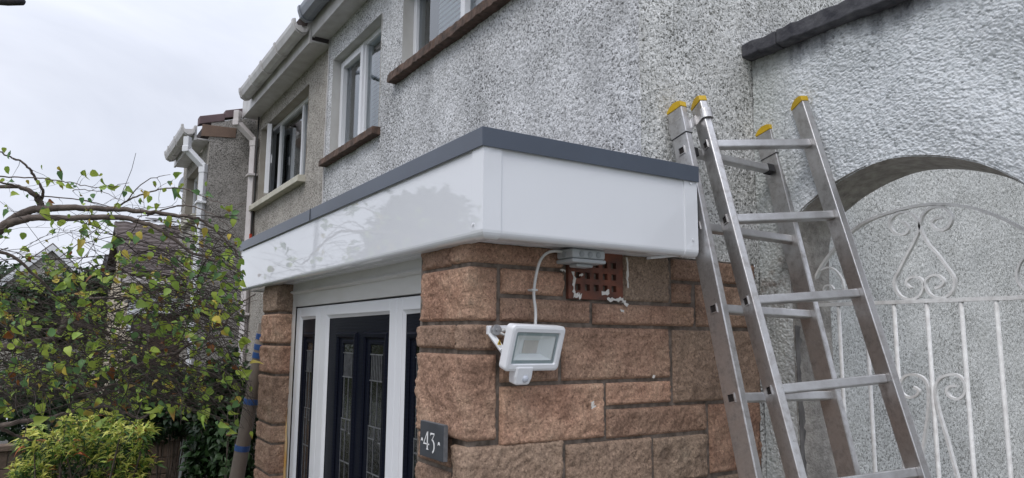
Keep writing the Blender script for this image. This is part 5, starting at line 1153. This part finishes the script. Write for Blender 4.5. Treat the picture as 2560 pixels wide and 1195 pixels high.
rz = P(380, 566, X=-19.5)[2]
tiled_roof('roof', hd, -15.8, ez, -19.5, rz, yl-.1, 9, M['rooftile'], 13, .32); tiled_roof('roof', hd, -23.2, ez, -19.5, rz, yl-.1, 9, M['rooftile'], 13, .32)
mb = MB(); mb.box((-23, yl+.1, 0), (-16.1, 9, ez-.05)); mb.prism([(-23, yl+.11, ez-.05), (-16.1, yl+.11, ez-.05), (-19.5, yl+.11, rz-.1)], (0, 8.8, 0)); mb.build('walls', simple('cream_render', (.60, .52, .41), (.50, .43, .34), 3, .9), hd)
mb = MB(); mb.box((-15.9, yl-.15, ez-.14), (-15.72, 9, ez)); mb.box((-16.1, yl-.1, ez-.2), (-15.9, 9, ez-.02)); mb.build('gutter', M['pvc_pink'], hd, .01)
mb = MB(); mb.prism([(-15.7, yl-.12, ez-.12), (-15.7, yl-.12, ez+.06), (-19.5, yl-.12, rz+.04), (-19.5, yl-.12, rz-.08)], (0, .03, 0)); mb.build('bargeboard', M['rooftile'], hd)
wy0 = P(400, 715, X=-16.1)[1]; wy1 = P(438, 715, X=-16.1)[1]
mb = MB(); ring(mb, -1, 1, 0, 1, 0, .05, .06) if 0 else mb.box((-16.09, wy0-.6, ez-1.25), (-16.05, wy0+.5, ez-.32)); f_w = mb.build('window', M['pvc'], hd); mb = MB(); mb.box((-16.045, wy0-.52, ez-1.17), (-16.04, wy0-.08, ez-.40)); mb.box((-16.045, wy0-.02, ez-1.17), (-16.04, wy0+.42, ez-.40)); build_each(mb, 'pane', M['darkroof'], f_w)
he = thing('house', (-24, -2.4, 0), 'distant house with dark roof left of the tiled bungalow', 'house')
a = P(268, 680, X=-22); b = P(305, 630, X=-23)
mb = MB(); mb.prism([(-21, a[1], a[2]), (-24, a[1], b[2]), (-27, a[1], a[2])], (0, 3.2, 0)); mb.build('roof', M['darkroof'], he)
mb = MB(); mb.box((-26.6, a[1]+.2, 0), (-21.4, a[1]+3, a[2]-.01)); mb.build('walls', simple('buff_render', (.40, .35, .28), (.32, .28, .22), 3, .9), he)
hg = thing('house', (-30, -8, 0), 'far pale gabled house glimpsed at the left through the twigs', 'house')
a = P(132, 612, X=-30); w_ = 1.15
mb = MB(); mb.prism([(-30, a[1]-w_*1.6, a[2]-1.75), (-30, a[1]+w_*1.6, a[2]-1.75), (-30, a[1], a[2]-.1)], (-6, 0, 0)); mb.box((-36, a[1]-w_*1.5, 0), (-30, a[1]+w_*1.5, a[2]-1.75)); mb.build('walls', simple('pale_render', (.50, .47, .43), (.42, .40, .36), 2, .9), hg)
mb = MB(); mb.prism([(-29.8, a[1]-w_*1.7, a[2]-1.85), (-29.8, a[1], a[2]), (-29.8, a[1], a[2]-.22), (-29.8, a[1]-w_*1.7+.1, a[2]-2.05)], (-.1, 0, 0)); mb.prism([(-29.8, a[1]+w_*1.7, a[2]-1.85), (-29.8, a[1], a[2]), (-29.8, a[1], a[2]-.22), (-29.8, a[1]+w_*1.7-.1, a[2]-2.05)], (-.1, 0, 0)); build_each(mb, 'bargeboard', M['pvc'], hg)
mb = MB(); mb.prism([(-29.85, a[1]-w_*1.7, a[2]-1.80), (-29.85, a[1], a[2]+.06), (-29.85, a[1]+w_*1.7, a[2]-1.80), (-29.85, a[1], a[2]-.04)], (-6.3, 0, 0)); mb.build('roof', M['rooftile'], hg)

# ================================================================== PARKED CAR (mostly hidden by the hedge and twigs)
car = thing('car', (-8.9, -3.4, 0), 'white parked car glimpsed through the twigs at the left edge', 'car')
def car_build():
    cx0, y0 = -8.9, -3.5; prof = [(-2.05, .35), (-2.08, .70), (-1.95, .86), (-1.1, .96), (-.55, 1.38), (.55, 1.44), (1.35, 1.36), (1.85, .98), (2.02, .90), (2.05, .45), (1.95, .30), (-1.9, .28)]
    rings = []
    for xo, sc_ in ((-.86, .93), (-.80, .985), (-.4, 1.0), (.4, 1.0), (.80, .985), (.86, .93)):
        rings.append([V(cx0+(xo*(1 if z < 1.0 else .86)), y0+y*(sc_ if z > .4 else 1), .3+(z-.3)*sc_) for y, z in prof])
    mb = MB(); loft(mb, rings); mb.build('body', simple('white_car_paint', (.72, .73, .75), (.70, .71, .73), 1, .2, coat=.6), car, .03, smooth=False, seg=3)
    mb = MB(); gls = MB()
    for sx in (-1, 1):
        x = cx0+sx*.758; gls.prism([(x, y0-.95, 1.00), (x, y0-.50, 1.32), (x, y0+.50, 1.37), (x, y0+1.2, 1.30), (x, y0+1.55, 1.02)], (sx*.012, 0, 0))
    gls.prism([(cx0-.62, y0-1.08, .985), (cx0+.62, y0-1.08, .985), (cx0+.55, y0-.60, 1.35), (cx0-.55, y0-.60, 1.35)], (0, -.02, .02)); gls.prism([(cx0-.60, y0+1.86, 1.0), (cx0+.60, y0+1.86, 1.0), (cx0+.53, y0+1.42, 1.33), (cx0-.53, y0+1.42, 1.33)], (0, .02, .02))
    build_each(gls, 'window', simple('dark_car_glass', (.02, .022, .025), None, 1, .08), car)
    for sx in (-1, 1):
        for yy in (-1.3, 1.3):
            mb = MB(); mb.tube([(cx0+sx*.68, y0+yy, .32), (cx0+sx*.88, y0+yy, .32)], .32, 24); wh = mb.build('wheel', M['black'], car, .02); mb = MB(); mb.tube([(cx0+sx*.875, y0+yy, .32), (cx0+sx*.888, y0+yy, .32)], .20, 16); mb.build('rim', M['steel'], wh)
        mb = MB(); mb.box((cx0+sx*.55-.14, y0+1.93, .68), (cx0+sx*.55+.14, y0+2.04, .86)); mb.build('tail_light', M['red'], car, .02); mb = MB(); mb.box((cx0+sx*.55-.16, y0-2.07, .66), (cx0+sx*.55+.16, y0-1.93, .80)); mb.build('headlight', M['lens'], car, .02)
car_build()

# ================================================================== STREET LAMP at the top left corner
sl_ = thing('street_lamp', (0, 0, 0), 'dark street lamp head cut off by the upper left corner', 'street lamp')
h1 = P(60, 4, D=11); h0 = P(-70, -2, D=11.4); bs = V(h0[0]-.6, h0[1]-1.1, 0); sl_.location = Vector((bs[0], bs[1], 0))
d = (h0-h1); l = np.linalg.norm(d); d /= l
mb = MB(); mb.tube([h1, h1+d*.05, h1+d*.35, h1+d*.75, h1+d*.85], [.03, .06, .075, .07, .035], 14); o = mb.build('lamp_head', M['darkroof'], sl_, smooth=True)
top = V(bs[0], bs[1], h0[2]+.25); mb = MB(); mb.tube(smooth_path([bs, bs+V(0, 0, 3), top*V(1, 1, 0)+V(0, 0, h0[2]-.3), (top+h1+d*.8)/2+V(0, 0, .1), h1+d*.8], 5), .045, 10); mb.build('column', M['pvc_grey'], sl_, smooth=True)
for o in sl_.children: o.matrix_parent_inverse = Matrix.Translation(-sl_.location)

# garden tree known from its fascia reflection; two unseen trees added for reflections
for (x, y, h_, lab) in ((-12.0, -6.4, 5.3, 'broad garden tree across the front garden, mirrored in the white fascia'), (-5.5, -12, 8.0, 'tall unseen tree opposite the porch, added for reflections'), (5, -13, 8.5, 'tall unseen tree opposite the ladders, added for reflections')):
    bush('tree', lab, 'tree', (x, y, h_*.66), (h_*.26, h_*.26, h_*.33), 5000, .20, G_D+G_M[:1], clump=60, stems=9, zmin=.5)
